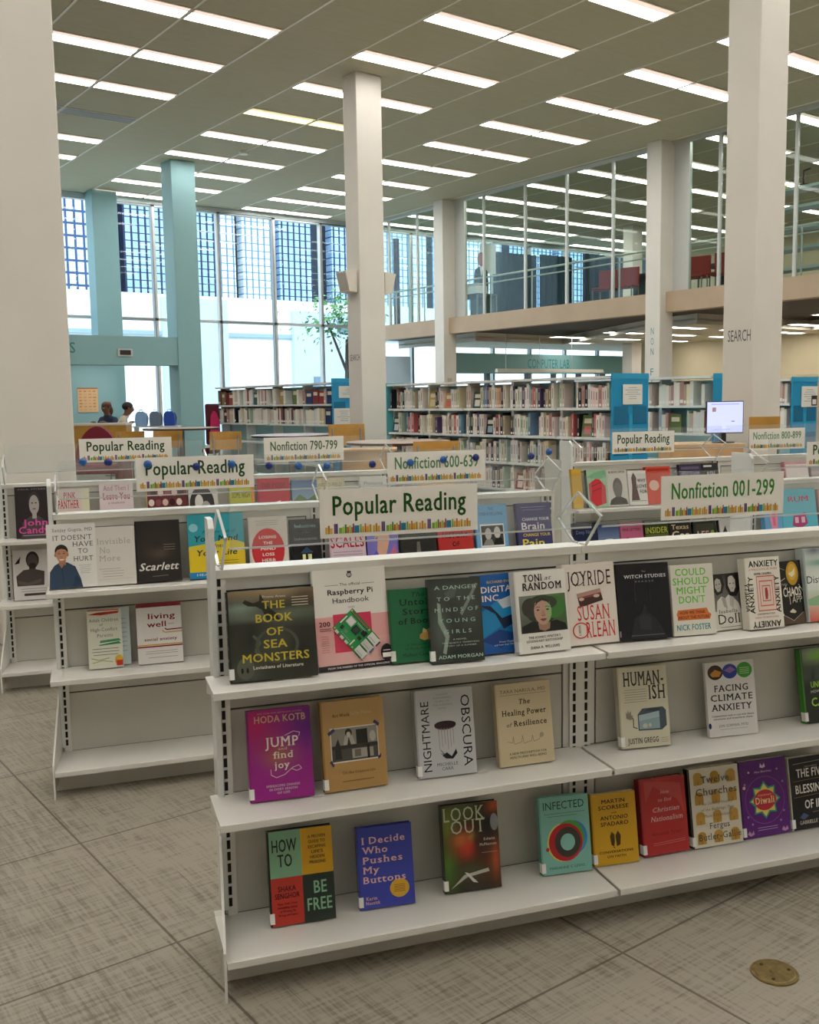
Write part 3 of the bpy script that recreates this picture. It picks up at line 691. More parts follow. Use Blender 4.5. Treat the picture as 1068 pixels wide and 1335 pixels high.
def pcb(cx=.535,cy=.345,ang=-52,L=.160,B=.108,W_=.18,H_=.235):
    out=[]; ca,sa=math.cos(R(ang)),math.sin(R(ang))
    def Q(x0,y0,x1,y1,c):
        pts=[]
        for x,y in ((x0,y0),(x1,y0),(x1,y1),(x0,y1)):
            X=(x-.5)*L*W_/.18*.62; Y=(y-.5)*B*W_/.18*.62
            pts.append((cx+(X*ca-Y*sa)/W_*1.0,cy+(X*sa+Y*ca)/H_*1.0))
        out.append(('P',pts,c))
    Q(0,0,1,1,'#1f6a3c'); Q(.01,.02,.99,.98,'#2f9a55')
    Q(.05,.86,.62,.96,'#23262a')
    for k in range(18): Q(.07+.03*k,.885,.085+.03*k,.905,'#d9c27a'); Q(.07+.03*k,.92,.085+.03*k,.94,'#d9c27a')
    for x,y in ((.03,.06),(.66,.06),(.03,.92),(.66,.92)): Q(x-.02,y-.03,x+.02,y+.03,'#d9b84a')
    Q(.10,.50,.30,.78,'#c9cbc6'); Q(.13,.54,.27,.74,'#dcded9'); Q(.34,.42,.52,.70,'#22302a'); Q(.37,.46,.49,.66,'#35443c')
    Q(.56,.60,.70,.80,'#1e2724'); Q(.10,.20,.18,.34,'#22302a'); Q(.24,.22,.32,.32,'#6f8a78'); Q(.58,.40,.68,.52,'#2b2f2c')
    Q(.08,-.03,.18,.07,'#cfd0ca'); Q(.26,-.03,.36,.07,'#cfd0ca'); Q(.42,-.03,.52,.07,'#cfd0ca'); Q(.56,.05,.59,.30,'#e9e6dc'); Q(.02,.32,.05,.66,'#e9e6dc')
    for k in range(7): Q(.20+.05*k,.12,.225+.05*k,.155,'#8fb09a'); Q(.34+.04*k,.76,.36+.04*k,.80,'#b9c9a9')
    Q(.74,.04,1.06,.30,'#d3d5d0'); Q(1.03,.06,1.06,.28,'#8d8f8a'); Q(.74,.36,1.07,.62,'#c4c6c1'); Q(1.03,.38,1.07,.60,'#4a6a9a'); Q(.74,.68,1.07,.95,'#dadcd7'); Q(1.03,.70,1.07,.93,'#3a3c3a')
    Q(.78,.08,.98,.12,'#b4b6b1'); Q(.78,.42,.98,.46,'#a9aba6'); Q(.78,.74,.98,.78,'#b9bbb6')
    return out
PCB=pcb()
C('sea','#34352c','#23241d',[('B',.02,0,1,1,'#33342b',[(.5,1.0,.7,.10,'#a58f6e'),(.15,.80,.22,.07,'#86998a'),(.8,.74,.3,.05,'#68725f'),(.35,.71,.35,.025,'#9aa797'),(.75,.66,.3,.03,'#7b8574'),(.9,.9,.14,.09,'#5c4a3c'),(.52,.4,.3,.22,'#484d42'),(.25,.45,.1,.2,'#2a2c25'),(.2,.1,.16,.12,'#50544a'),(.85,.3,.2,.3,'#2a2b24')]),
 ('P',[(.18,.87),(.21,.90),(.30,.86),(.37,.88),(.38,.96),(.42,.90),(.42,.85),(.55,.74),(.6,.66),(.45,.66),(.40,.78),(.33,.82),(.24,.83)],'#2a2a26'),('L',[(.28,.5),(.36,.42),(.30,.33),(.34,.25)],.003,'#565c4c'),('O',.55,.38,.25,.2,.85,'#4b5244'),('E',.18,.14,.10,.12,'#5a5e50'),('E',.14,.12,.015,.03,'#1a1b17'),('E',.2,.12,.015,.03,'#1a1b17')]
 +[('T','THE',.53,.79,.26,.085,'#c9b63c','b'),('T','BOOK',.53,.64,.42,.09,'#c9b63c','b'),('T','OF',.53,.49,.19,.085,'#c9b63c','b'),('T','SEA',.53,.35,.27,.09,'#c9b63c','b'),('T','MONSTERS',.53,.205,.76,.09,'#c9b63c','b'),('T','Leviathans of Literature',.55,.125,.57,.036,'#e0dccb','b'),('T','Prema Arasu',.54,.91,.26,.026,'#d8d2c0')]
 +lines(.74,.93,.90,4,.03,'#cfc8b2',.0008),'large dark sea monster book with yellow capitals and a whale tail')
C('rpi','#f0ece4',None,[('R',0,.05,1,.53,'#e8a9a6'),('G',0,.05,1,.30,'#dfb0aa','#eab2ae'),('R',.24,.17,.76,.55,'#d23a5a'),('R',0,0,1,.05,'#221c22'),('T','FROM THE MAKERS OF THE OFFICIAL MAGAZINE',.55,.013,.85,.018,'#e8e0e0','b'),
 ('T','The official',.5,.83,.28,.028,'#4a4a4a'),('L',[(.16,.84),(.34,.84)],.0006,'#8a8a8a'),('L',[(.66,.84),(.84,.84)],.0006,'#8a8a8a'),('T','Raspberry Pi',.5,.745,.62,.052,TB,'b'),('T','Handbook',.5,.66,.50,.05,'#2a2a2a'),('T','2026',.5,.605,.09,.018,'#8a8a8a'),
 ('E',.5,.935,.035,.028,'#3a3a3a'),('E',.5,.935,.022,.018,'#f0ece4'),('E',.49,.965,.016,.009,'#3a3a3a'),('E',.515,.965,.016,.009,'#3a3a3a'),('L',[(.5,.91),(.5,.955)],.001,'#3a3a3a'),
 ('T','200',.12,.44,.15,.045,'#35252a','b')]+lines(.05,.20,.415,2,.018,'#8a5560')+lines(.05,.17,.34,8,.022,'#b9837f',.0006,.03)
+PCB
 +[('E',.93,.13,.085,.085,'#1f1a1f'),('R',.87,.08,.99,.125,'#e6e2dc'),('L',[(.88,.15),(.98,.15)],.0008,'#d8d0d0')],
 'white and pink computing handbook with a green circuit board photo',pb=True,st=False)
C('untold','#1f6b42','#1b5c38',[('T','The',.62,.89,.28,.06,'#10301f',"r",0,.2),('T','Untold',.58,.775,.72,.085,'#10301f','b'),('T','Story',.58,.65,.60,.08,'#10301f','b'),('T','of Books',.58,.52,.80,.08,'#10301f','b'),('P',[(.60,.36),(.70,.41),(.82,.39),(.86,.32),(.70,.28),(.60,.31)],'#c9a35a'),('P',[(.66,.40),(.68,.45),(.76,.42),(.74,.38)],'#d9bd7d'),('T','A Writer History',.62,.225,.6,.03,'#163d28'),('T','of Book Publishing',.62,.17,.66,.03,'#163d28'),('T','Michael Castleman',.6,.08,.75,.045,'#12331f')],'green book about books beside the pink and white handbook')
C('danger','#3a403b','#2a2f2b',[('B',0,0,1,1,'#363c37',[(.5,.85,.4,.1,'#4d564e'),(.2,.4,.14,.3,'#59635a'),(.75,.6,.2,.2,'#4a524b'),(.6,.1,.4,.1,'#2a2f2c')]),('P',[(.62,.55),(.78,.72),(.95,.92),(.90,.93),(.74,.75),(.58,.58)],'#7f8a80'),('P',[(.16,.72),(.22,.70),(.24,.5),(.36,.32),(.28,.10),(.22,.12),(.28,.3),(.16,.48)],'#8fa093'),('P',[(.3,.83),(.55,.9),(.5,.78),(.36,.75)],'#59625a')]
 +[('T',s,.52,y,w,.045,'#a9c9b8') for s,y,w in (('A DANGER',.87,.80),('T O   T H E',.735,.72),('M I N D S  O F',.605,.82),('Y O U N G',.475,.68),('G I R L S',.345,.52))]+[('T','A NOVEL',.55,.265,.26,.018,'#b9c9be'),('T','THE QUIETLY TERRIFYING',.56,.225,.7,.016,'#b9c9be'),('T','STORY OF A SUMMER',.56,.19,.6,.016,'#b9c9be'),('T','ADAM MORGAN',.55,.05,.84,.04,'#a9c9b8','b')],'dark grey green glossy book with spaced pale green capitals')
C('digital','#1a5fae','#143f86',[('G',0,.0,1,.55,'#154f9c','#1d86c4'),('P',[(0,.50),(.55,.68),(1,.56),(1,.26),(.6,.36),(.02,.18)],'#1a8cc8'),('P',[(.10,.62),(.58,.44),(1,.50),(1,.40),(.60,.30),(.34,.60)],'#12233f'),('P',[(.5,.66),(.95,.74),(1,.70),(1,.60),(.62,.56)],'#c9d4dc'),('P',[(.05,.18),(.5,.30),(.95,.22),(.5,.06)],'#0f3f86'),('T','RICHARD EVANS',.62,.89,.66,.03,'#d9b94a','b'),('T','DIGITAL',.55,.775,.82,.075,Wt,'b'),('T','INC.',.37,.665,.44,.075,Wt,'b'),('T','From Floppies',.68,.13,.42,.022,'#c9d9ea'),('T','and how they changed',.62,.095,.55,.022,'#c9d9ea'),('S','DIGITAL INC.',.55,.6,.5,'#c9d9ea')],'bright blue book with white capitals and a folded ribbon shape')
C('toni','#e9e6de','#d9d6cc',[('R',.07,.245,.97,.70,'#6d716a'),('G4',.07,.245,.97,.70,['#4f534d','#3d5a38','#57763f','#82867d']),('E',.50,.52,.33,.175,'#2e3a2b'),('E',.73,.54,.22,.14,'#3f7a35'),('E',.28,.55,.17,.12,'#3b3a33'),('E',.56,.60,.24,.085,'#37452f'),('P',[(.07,.245),(.09,.33),(.30,.385),(.46,.36),(.60,.36),(.76,.38),(.93,.33),(.97,.245)],'#1c1e1b'),('P',[(.40,.36),(.42,.28),(.52,.255),(.62,.28),(.64,.36)],'#a07c68'),('P',[(.34,.52),(.345,.45),(.38,.39),(.44,.345),(.51,.33),(.58,.345),(.64,.39),(.675,.45),(.68,.52),(.65,.60),(.58,.64),(.51,.65),(.43,.64),(.37,.60)],'#c29a86'),('P',[(.54,.33),(.58,.345),(.64,.39),(.675,.45),(.68,.52),(.65,.60),(.60,.63),(.57,.52),(.60,.44)],'#9ab07a'),('P',[(.36,.56),(.40,.63),(.51,.665),(.62,.63),(.67,.56),(.60,.61),(.51,.63),(.43,.61)],'#33352b'),
 ('P',[(.385,.515),(.415,.528),(.455,.515),(.415,.505)],'#3a2a24'),('P',[(.565,.515),(.605,.528),(.640,.515),(.605,.505)],'#2f3322'),('L',[(.375,.545),(.415,.556),(.46,.548)],.0007,'#4a382f'),('L',[(.56,.548),(.605,.556),(.65,.545)],.0007,'#3a3d28'),('P',[(.49,.51),(.53,.51),(.555,.45),(.51,.435),(.47,.45)],'#b28a76'),('L',[(.475,.447),(.51,.438),(.55,.447)],.0006,'#7a5546'),('P',[(.445,.40),(.485,.412),(.51,.407),(.535,.412),(.575,.40),(.53,.377),(.49,.377)],'#8d4a46'),('L',[(.445,.40),(.575,.40)],.0004,'#5a2c2a')]
 +[('T','TONI',.36,.87,.36,.085,TB,'b'),('T','at',.66,.88,.14,.05,'#4a4a4a','r',0,.3),('T','RANDOM',.53,.765,.76,.088,TB,'b'),('T','THE ICONIC WRITER\'S',.5,.175,.62,.027,TB,'b'),('T','LEGENDARY EDITORSHIP',.5,.13,.70,.027,TB,'b'),('T','DANA A. WILLIAMS',.5,.05,.56,.032,TB,'b')],'cream jacketed book with a green-lit portrait in the middle')
C('joy','#e6dcd2','#d9cfc4',[('T','JOYRIDE',.50,.725,.84,.18,'#3a2a2e','r'),('O',.285,.815,.13,.085,.88,'#3a2a2e'),('P',[(.24,.63),(.70,.68),(.74,.53),(.29,.46)],'#8a4a44'),('P',[(.24,.63),(.70,.68),(.71,.63),(.25,.58)],'#b78f86'),('P',[(.26,.56),(.72,.60),(.74,.53),(.29,.46)],'#4a3230'),('E',.33,.56,.05,.02,'#d9b9a9'),('E',.62,.59,.06,.02,'#d9b9a9'),('T','SUSAN',.54,.30,.62,.18,'#cf3b34','r'),('T','RLEAN',.65,.085,.56,.19,'#cf3b34','r'),('O',.27,.18,.155,.10,.86,'#cf3b34'),('T','A MEMOIR',.27,.18,.13,.04,'#5a4a48','r',90),('S','JOYRIDE',.7,.35,.6,'#5a3a3a'),('S','ORLEAN',.25,.30,.6,'#cf5b44')],'cream book with tall thin red and black lettering and a car photo',st=False)
C('witch','#131419','#0c0d11',[('P',[(.2,.02),(.3,.28),(.45,.36),(.5,.5),(.55,.36),(.72,.26),(.9,.02)],'#22242b'),('P',[(.38,.3),(.5,.34),(.62,.28),(.6,.12),(.4,.14)],'#2c2f36'),('L',[(.35,.86),(.33,.5)],.0012,'#24272d'),('L',[(.6,.84),(.62,.45)],.0012,'#24272d'),('T','The',.52,.885,.07,.02,'#b9bcc0'),('T','WITCH STUDIES',.54,.81,.80,.042,'#d0d2d4','b'),('T','R E A D E R',.53,.755,.36,.018,'#8d9096'),('L',[(.22,.06),(.85,.06)],.0007,'#6d7076'),('R',-.002,.05,.03,.13,'#7d7f82')],'black book of witch studies with small pale capitals',st=False)
C('could','#e3dfd2',None,[('T',s,.47,y,w,.098,'#6fc93f','b') for s,y,w in (('COULD',.845,.72),('SHOULD',.715,.86),('MIGHT',.585,.70),('DON\'T',.455,.62))]+[('P',[(.10,.265),(.08,.30),(.12,.36),(.80,.375),(.84,.31),(.90,.28),(.86,.215),(.10,.215)],'#d9773a'),('T','HOW WE THINK',.46,.30,.60,.043,'#5a2a18','b'),('T','ABOUT THE FUTURE',.48,.232,.74,.043,'#5a2a18','b'),('T','NICK FOSTER',.47,.075,.80,.08,'#2f8f8f','b')],'cream book with bubbly bright green title and orange band',pb=True,st=False)
C('doll','#b9b5ad','#4a4846',[('G4',.03,.28,1,1,['#8a867f','#7a766f','#2a2826','#3a3836']),('R',0,.975,1,1,'#1d1b1a'),('P',[(.05,.97),(.03,.72),(.16,.62),(.36,.66),(.46,.80),(.40,.97)],'#2b2927'),('P',[(.12,.88),(.11,.76),(.20,.68),(.30,.70),(.35,.80),(.31,.90),(.20,.93)],'#b5b0a8'),('P',[(.15,.82),(.19,.825),(.19,.81),(.15,.805)],'#2a2826'),('P',[(.25,.83),(.30,.83),(.30,.815),(.25,.815)],'#2a2826'),('L',[(.20,.745),(.27,.75)],.0005,'#4a4542'),('P',[(.52,.97),(.50,.74),(.62,.60),(.84,.58),(.98,.70),(.98,.97)],'#1f1d1c'),('P',[(.60,.92),(.58,.78),(.66,.67),(.77,.66),(.85,.75),(.85,.88),(.76,.95),(.66,.95)],'#cfcac2'),('P',[(.63,.82),(.69,.825),(.69,.81),(.63,.805)],'#2a2826'),('P',[(.75,.825),(.81,.82),(.81,.805),(.75,.81)],'#2a2826'),('L',[(.68,.725),(.76,.727)],.0005,'#4a4542'),('P',[(.10,.34),(.14,.52),(.30,.60),(.44,.56),(.56,.62),(.74,.56),(.90,.46),(.96,.34)],'#d9d5cd'),('P',[(.30,.58),(.36,.42),(.5,.36),(.44,.56)],'#a9a59d'),('P',[(.60,.6),(.58,.44),(.70,.36),(.76,.54)],'#b9b5ad'),('R',0,0,1,.34,'#d9d5cb'),('T','Isabella',.50,.30,.66,.06,'#6d6a66','b'),('T','Doll',.52,.11,.78,.17,TB,'r')]+lines(.18,.9,.05,1,.03,'#8a867f'),'small paperback with a black and white photo of faces',pb=True,st=False)
C('anx','#e9e5d8','#dcd8c9',[('T','ANXIETY',.54,.87,.84,.085,TB,'b'),('T','A PHILOSOPHICAL GUIDE',.52,.82,.8,.028,'#c9605a'),('T','SAMIR CHOPRA',.50,.755,.5,.03,TB,'b'),('T','ANXIETY',.20,.48,.52,.13,TB,'b',90),('T','ANXIETY',.94,.47,.52,.13,TB,'b',90),('R',.30,.245,.82,.74,'#e3b7a9'),*[x for i in range(7) for x in (('R',.30+.036*i,.245+.034*i,.82-.036*i,.74-.034*i,'#c9584a' if i%2==0 else '#ecd3c6'),('R',.315+.036*i,.259+.034*i,.805-.036*i,.726-.034*i,'#ecd3c6'))],('R',.52,.41,.59,.57,'#a93b34'),('T','CONTAINS MULTITUDES',.5,.195,.5,.022,TB,'b'),('T','NEW FOREWORD',.52,.145,.66,.026,'#c9605a'),('T','ANXIETY',.5,.105,.80,.085,TB,'b',180),('S','ANXIETY',.45,.4,.6,TB)],'white book repeating its bold black title round a pink maze',st=False)
C('chaos','#1b1814','#141210',[('E',.62,.80,.25,.19,'#c99a24'),('E',.62,.82,.17,.13,'#dcb445'),('P',[(.45,.80),(.62,.83),(.74,.88),(.72,.78),(.60,.74)],'#f0e3b4'),*[('L',[(.62+.32*math.cos(t),.80+.26*math.sin(t)),(.62+.52*math.cos(t),.80+.42*math.sin(t))],.0007,'#d9d2c0') for t in (3.4,3.8,4.3,4.71,5.1,5.5,2.9)],('T','THE',.22,.615,.18,.035,'#b9b2a2'),('T','CHAOS',.54,.44,.74,.14,'#e9e4d6','b'),('T','APP',.72,.33,.42,.10,'#d0cabb'),('L',[(.42,.43),(.42,.31)],.0012,'#d0cabb'),('P',[(.36,.20),(.5,.24),(.64,.19),(.58,.165),(.40,.18)],'#d9ccb0'),('P',[(0,.17),(.5,.04),(1,.18),(1,0),(0,0)],'#5a4534'),('L',[(.08,.16),(.5,.05),(.92,.17)],.0006,'#c9c2b0'),('S','THE CHAOS APP',.55,.6,.5,'#b9b2a2'),('E',.03,.24,.03,.03,'#a9242c')],'black book with a golden sun over the word chaos')
C('leaf','#d9e2da','#b9c4c0',[('B',0,.42,1,1,'#d3ddd6',[(.3,.95,.25,.12,'#6f7a8a'),(.6,.65,.5,.08,'#4f9a7a'),(.8,.9,.2,.1,'#9ab0a6'),(.5,.2,.7,.2,'#e8ede7')]),('T','Distance',.45,.52,.8,.10,'#2f3a4a'),('G',0,.0,1,.42,'#d8604f','#cfe0cf'),('P',[(0,.3),(.5,.38),(1,.28),(1,.2),(0,.22)],'#8fb98f'),('R',0,0,.04,1,'#aab4b4')],'glossy pale green and coral book at the frame edge, top shelf',st=False)
C('hoda','#a0208a','#8f1a7a',[('B',.03,0,1,1,'#9c2089',[(.05,.85,.35,.22,'#c41a6a'),(.98,.8,.35,.3,'#671c85'),(.45,.5,.24,.13,'#a2603e'),(.3,.62,.18,.1,'#a82a6a')]),('T','HODA KOTB',.52,.86,.80,.075,'#d9a98f','b'),('T','JUMP',.53,.585,.52,.105,'#ecdcd6','b'),('T','and',.54,.545,.14,.03,'#d9b9c9'),('T','find',.54,.455,.32,.075,'#ecdcd6','b'),('T','joy',.52,.345,.24,.075,'#ecdcd6','b'),('L',[(.34,.34),(.34,.28),(.42,.245),(.55,.27),(.68,.34),(.78,.36),(.82,.32),(.74,.30),(.66,.33)],.0007,'#e6c9d6'),('L',[(.58,.70),(.72,.74),(.82,.72),(.80,.68)],.0007,'#e6c9d6'),('T','EMBRACING CHANGE',.52,.145,.52,.024,'#d9b9cf','b'),('T','IN EVERY SEASON',.52,.105,.44,.024,'#d9b9cf','b'),('T','OF LIFE',.52,.065,.2,.024,'#d9b9cf','b'),('T','NEW YORK TIMES BESTSELLING AUTHOR',.52,.955,.7,.014,'#d9a98f')],'magenta and purple hardback with cream lettering, middle shelf')
C('artwork','#b79055','#a07a44',[('G',.03,0,1,1,'#b08a50','#c29c62'),('T','Art Work',.32,.82,.28,.034,'#4a3018','b'),('T','Sally Mann',.64,.83,.34,.034,'#cfae7c','b'),('R',.13,.31,.89,.70,'#ddd6c8'),('R',.145,.325,.875,.688,'#4b4a44'),('R',.145,.5,.875,.688,'#8d8a80'),('R',.54,.50,.72,.66,'#1d1c1a'),('P',[(.33,.5),(.36,.60),(.42,.645),(.48,.60),(.52,.5)],'#b5afa2'),('E',.42,.635,.055,.045,'#23211e'),('E',.42,.615,.033,.03,'#cfc6b8'),('P',[(.39,.5),(.42,.59),(.45,.5)],'#2a2826'),('R',.145,.46,.875,.50,'#34322d'),('P',[(.19,.35),(.20,.50),(.25,.58),(.28,.50),(.30,.35)],'#2a2825'),('R',.46,.345,.80,.45,'#a39d90'),('R',.50,.36,.60,.44,'#6a665d'),('E',.80,.57,.05,.06,'#b9b4a8'),('R',.70,.33,.74,.48,'#1f1e1b'),('P',[(.09,.655),(.19,.70),(.21,.67),(.11,.62)],'#3b3560'),('P',[(.82,.72),(.90,.665),(.92,.70),(.85,.745)],'#3b3560'),('P',[(.10,.33),(.15,.27),(.17,.29),(.13,.35)],'#3b3560'),('P',[(.86,.33),(.92,.36),(.91,.32),(.87,.30)],'#3b3560'),('T','On the Creative Life',.55,.18,.52,.028,'#6a4a26')]+lines(.28,.78,.10,1,.03,'#7a5a34'),'tan hardback with a taped black and white desk photo')
C('night','#c3c4c6','#a9aaac',[('T','NIGHTMARE',.235,.47,.80,.135,'#262629','r',90),('T','OBSCURA',.79,.50,.82,.15,'#262629','r',-90),('E',.50,.58,.185,.05,'#4b3038'),('E',.50,.59,.185,.042,'#33232b')]+[('L',[(.38+.05*i,.55),(.39+.048*i,.30+.03*(i%3))],.0006,'#8d7f84') for i in range(6)]+[('P',[(.42,.24),(.50,.27),(.58,.22),(.66,.30),(.68,.25),(.60,.19),(.48,.20)],'#232226'),('L',[(.40,.30),(.46,.25),(.40,.26)],.001,'#6a666a'),('T','MICHELLE',.50,.12,.36,.035,'#3a3a3d'),('T','CARR',.50,.07,.2,.035,'#3a3a3d')]+[('T',s,.47,y,w,.018,'#8d8d90') for s,y,w in (('A DREAM',.93,.2),('ENGINEERS',.89,.3),('GUIDE TO',.85,.24),('THE SLEEPING',.81,.34),('MIND',.77,.14))],'pale grey hardback with its two title words running vertically')
C('heal','#d3c3a0','#c4b48f',[('T','TARA NARULA, MD',.50,.885,.82,.04,'#6d6250'),('L',[(.08,.86),(.92,.86)],.0005,'#8d8168'),('T','The',.52,.74,.2,.06,'#3b342a','b',0,.15),('T','Healing Power',.50,.61,.80,.068,'#3b342a','b'),('T','of',.22,.475,.1,.05,'#3b342a','r',0,.25),('T','Resilience',.60,.475,.60,.068,'#3b342a','b'),('L',[(.16,.30),(.26,.28),(.27,.36),(.29,.26),(.42,.28),(.44,.36),(.46,.26),(.60,.28),(.62,.35),(.64,.27),(.74,.29),(.80,.36)],.0007,'#9a8f78'),('E',.79,.34,.04,.03,'#a99d84'),('T','A NEW PRESCRIPTION FOR',.52,.135,.68,.026,'#5d5240','b'),('T','HEALTH AND WELL-BEING',.52,.09,.66,.026,'#5d5240','b')],'beige hardback with brown serif title, right of the grey one',st=False)
C('human','#d6d0ba','#c4bea8',[('T','HUMAN-',.52,.77,.82,.17,'#3b3a32','b'),('T','ISH',.78,.59,.34,.17,'#3b3a32','b')]+lines(.10,.58,.72,6,.03,'#8f8a78',.0006,.05)+[('P',[(.36,.21),(.36,.41),(.46,.48),(.88,.485),(.94,.44),(.94,.25),(.84,.20)],'#4a5a62'),('P',[(.38,.225),(.38,.40),(.80,.435),(.80,.22)],'#8fa8b0'),('P',[(.38,.33),(.80,.36),(.80,.435),(.38,.40)],'#a9c0c6'),('P',[(.50,.45),(.62,.475),(.84,.47),(.78,.44)],'#39444a'),('E',.50,.265,.05,.03,'#c9c4b0'),('E',.60,.27,.03,.025,'#c9c4b0'),('L',[(.34,.24),(.26,.26),(.27,.36),(.20,.40)],.0012,'#4a4a42'),('P',[(.13,.37),(.12,.46),(.15,.42),(.17,.48),(.19,.42),(.22,.47),(.23,.40),(.27,.41),(.22,.35)],'#8d8878'),('T','JUSTIN GREGG',.44,.055,.62,.065,'#3b3a32','b')]+lines(.80,.95,.10,3,.025,'#8f8a78',.0005),'cream book with a drawn toaster reaching out a hand')
C('climate','#dcdad6',None,[('E',.20,.86,.155,.10,'#3a2418'),('P',[(.09,.84),(.2,.9),(.33,.86),(.28,.80),(.14,.80)],'#c98a34'),('E',.50,.865,.155,.10,'#28409a'),('P',[(.38,.88),(.52,.93),(.62,.88),(.5,.84)],'#8f6ab9'),('E',.80,.87,.16,.105,'#3f9a34'),*[('L',[(.70,.90-.025*i),(.90,.90-.025*i)],.0007,'#bfe0a9') for i in range(4)],('T','FACING',.50,.60,.70,.085,'#33343a','b'),('T','CLIMATE',.50,.475,.86,.085,'#33343a','b'),('T','ANXIETY',.49,.345,.84,.085,'#33343a','b'),('T','Compassionate tools to cope with climate',.5,.265,.86,.024,'#33343a','b'),('T','emotions and transform them',.5,.225,.8,.024,'#33343a','b'),('T','JON GORMAN, PSYD',.5,.125,.60,.034,'#55565c'),('L',[(.22,.095),(.78,.095)],.0004,'#77787c'),('E',.02,.15,.03,.04,'#1b2a6a')],'white paperback with three coloured circles above the title',pb=True,st=False)
C('uhca','#3b4a34','#3f8a2a',[('B',.05,0,1,1,'#232b22',[(.5,.92,.7,.14,'#9aa886'),(.4,.9,.22,.06,'#7ac92f'),(.5,.65,.8,.1,'#4a5a4c'),(.25,.62,.08,.1,'#1f2c22'),(.7,.66,.09,.12,'#22302a')]),('T','UNNATURAL',.60,.47,.78,.08,'#9fd94a','b'),('T','HOW WE LIVE',.5,.40,.6,.035,'#d9e0d0'),('T','CARE',.48,.22,.58,.11,'#9fd94a','b'),('L',[(.5,.05),(.9,.05)],.0006,'#a9b0a0')],'green and black book cut by the frame edge, middle shelf')
C('free','#26302a','#1d241f',[('R',.03,.505,.515,1,'#86b894'),('R',.515,.505,1,1,'#d9a51f'),('R',.03,0,.515,.505,'#c23a30'),('R',.515,0,1,.505,'#26332c'),('T','HOW',.26,.78,.38,.13,'#1d241f','b'),('T','TO',.26,.62,.22,.13,'#1d241f','b')]+[('T',s,.76,y,w,.032,'#2a2618','b') for s,y,w in (('A PROVEN',.89,.27),('GUIDE TO',.835,.26),('ESCAPING',.78,.27),('LIFE\'S',.725,.18),('HIDDEN',.67,.22),('PRISONS',.615,.25))]+[('T','SHAKA',.27,.36,.27,.055,'#4a1512','b'),('T','SENGHOR',.27,.285,.38,.055,'#4a1512','b')]+[('T',s,.27,y,w,.022,'#4a1512','b') for s,y,w in (('New York Times',.22,.3),('bestselling author',.18,.3),('of Writing My',.14,.24),('Wrongs and Letters',.10,.3))]+[('T','BE',.78,.30,.2,.13,'#86b894','b'),('T','FREE',.76,.12,.38,.13,'#86b894','b')],'four-colour hardback in green, yellow, red and black quarters')
C('decide','#3d48ad','#333d99',[('T',s,.09+w/2,y,w,.082,'#e6b9c0','b') for s,y,w in (('I Decide',.795,.78),('Who',.675,.46),('Pushes',.555,.72),('My',.435,.30),('Buttons',.315,.76))]+[('E',.73,.215,.175,.115,'#d9a93a')]+[('L',[(.63,.255-.02*i),(.83,.255-.02*i)],.0006,'#6a5520') for i in range(5)]+[('T','Karin',.22,.11,.2,.04,'#e6b9c0','b'),('T','Nesvitk',.24,.055,.26,.04,'#e6b9c0','b')],'blue hardback with chunky pink title and a yellow round badge')
C('lookout','#2f3a26','#25301d',[('B',.02,0,1,1,'#332f20',[(.08,.78,.14,.2,'#7d8a3c'),(.3,.92,.3,.1,'#5a6636'),(.06,.3,.16,.25,'#4f7a2c'),(.42,.56,.26,.15,'#b8482f'),(.42,.50,.13,.10,'#d8442f'),(.3,.60,.10,.06,'#d9803f'),(.55,.62,.10,.05,'#c9a04a'),(.72,.32,.16,.2,'#5c2c1d'),(.93,.35,.09,.2,'#b8522d'),(.45,.22,.3,.10,'#4a4d33'),(.8,.72,.16,.2,'#191817'),(.62,.6,.09,.18,'#1d1c1a'),(.95,.96,.12,.07,'#cf5a30')]),('E',.93,.76,.07,.10,'#8f9498'),('T','LOOK',.40,.815,.74,.155,'#c9d0ae','r'),('T','OUT',.46,.665,.60,.155,'#c9d0ae','r'),('T','Edwin',.83,.56,.2,.03,'#c9c4b4','b'),('T','McPherson',.80,.50,.3,.03,'#c9c4b4','b'),('L',[(.68,.42),(.96,.42)],.0004,'#a9a494'),('P',[(.1,.04),(.4,.16),(.8,.2),(.78,.24),(.35,.19)],'#b9b4ac'),('P',[(.36,.22),(.42,.21),(.62,.06),(.56,.05)],'#d0ccc4'),('P',[(.3,.04),(.5,.1),(.7,.06),(.5,.0)],'#3a3630')],'dark hardback with abstract red and green blur, bottom shelf')
C('infect','#7fb9ad','#6aa498',[('T','INFECTED',.50,.835,.82,.10,'#23453f','r'),('L',[(.10,.78),(.92,.78)],.0006,'#4a7a70'),('L',[(.16,.745),(.76,.745)],.0006,'#4a7a70'),('O',.46,.40,.33,.25,.50,'#d9d05a'),('O',.66,.45,.28,.22,.50,'#3f86c4'),('O',.58,.45,.30,.23,.50,'#4f9a3f'),('O',.50,.40,.34,.245,.46,'#b5242f'),('O',.54,.40,.26,.195,.56,'#3d3a34'),('E',.54,.40,.145,.11,'#86bfb3'),('E',.13,.33,.035,.025,'#b5242f'),('T','MARIANNE C LEWIS',.50,.065,.70,.034,'#2f5a52')],'teal hardback with overlapping coloured rings, bottom shelf')
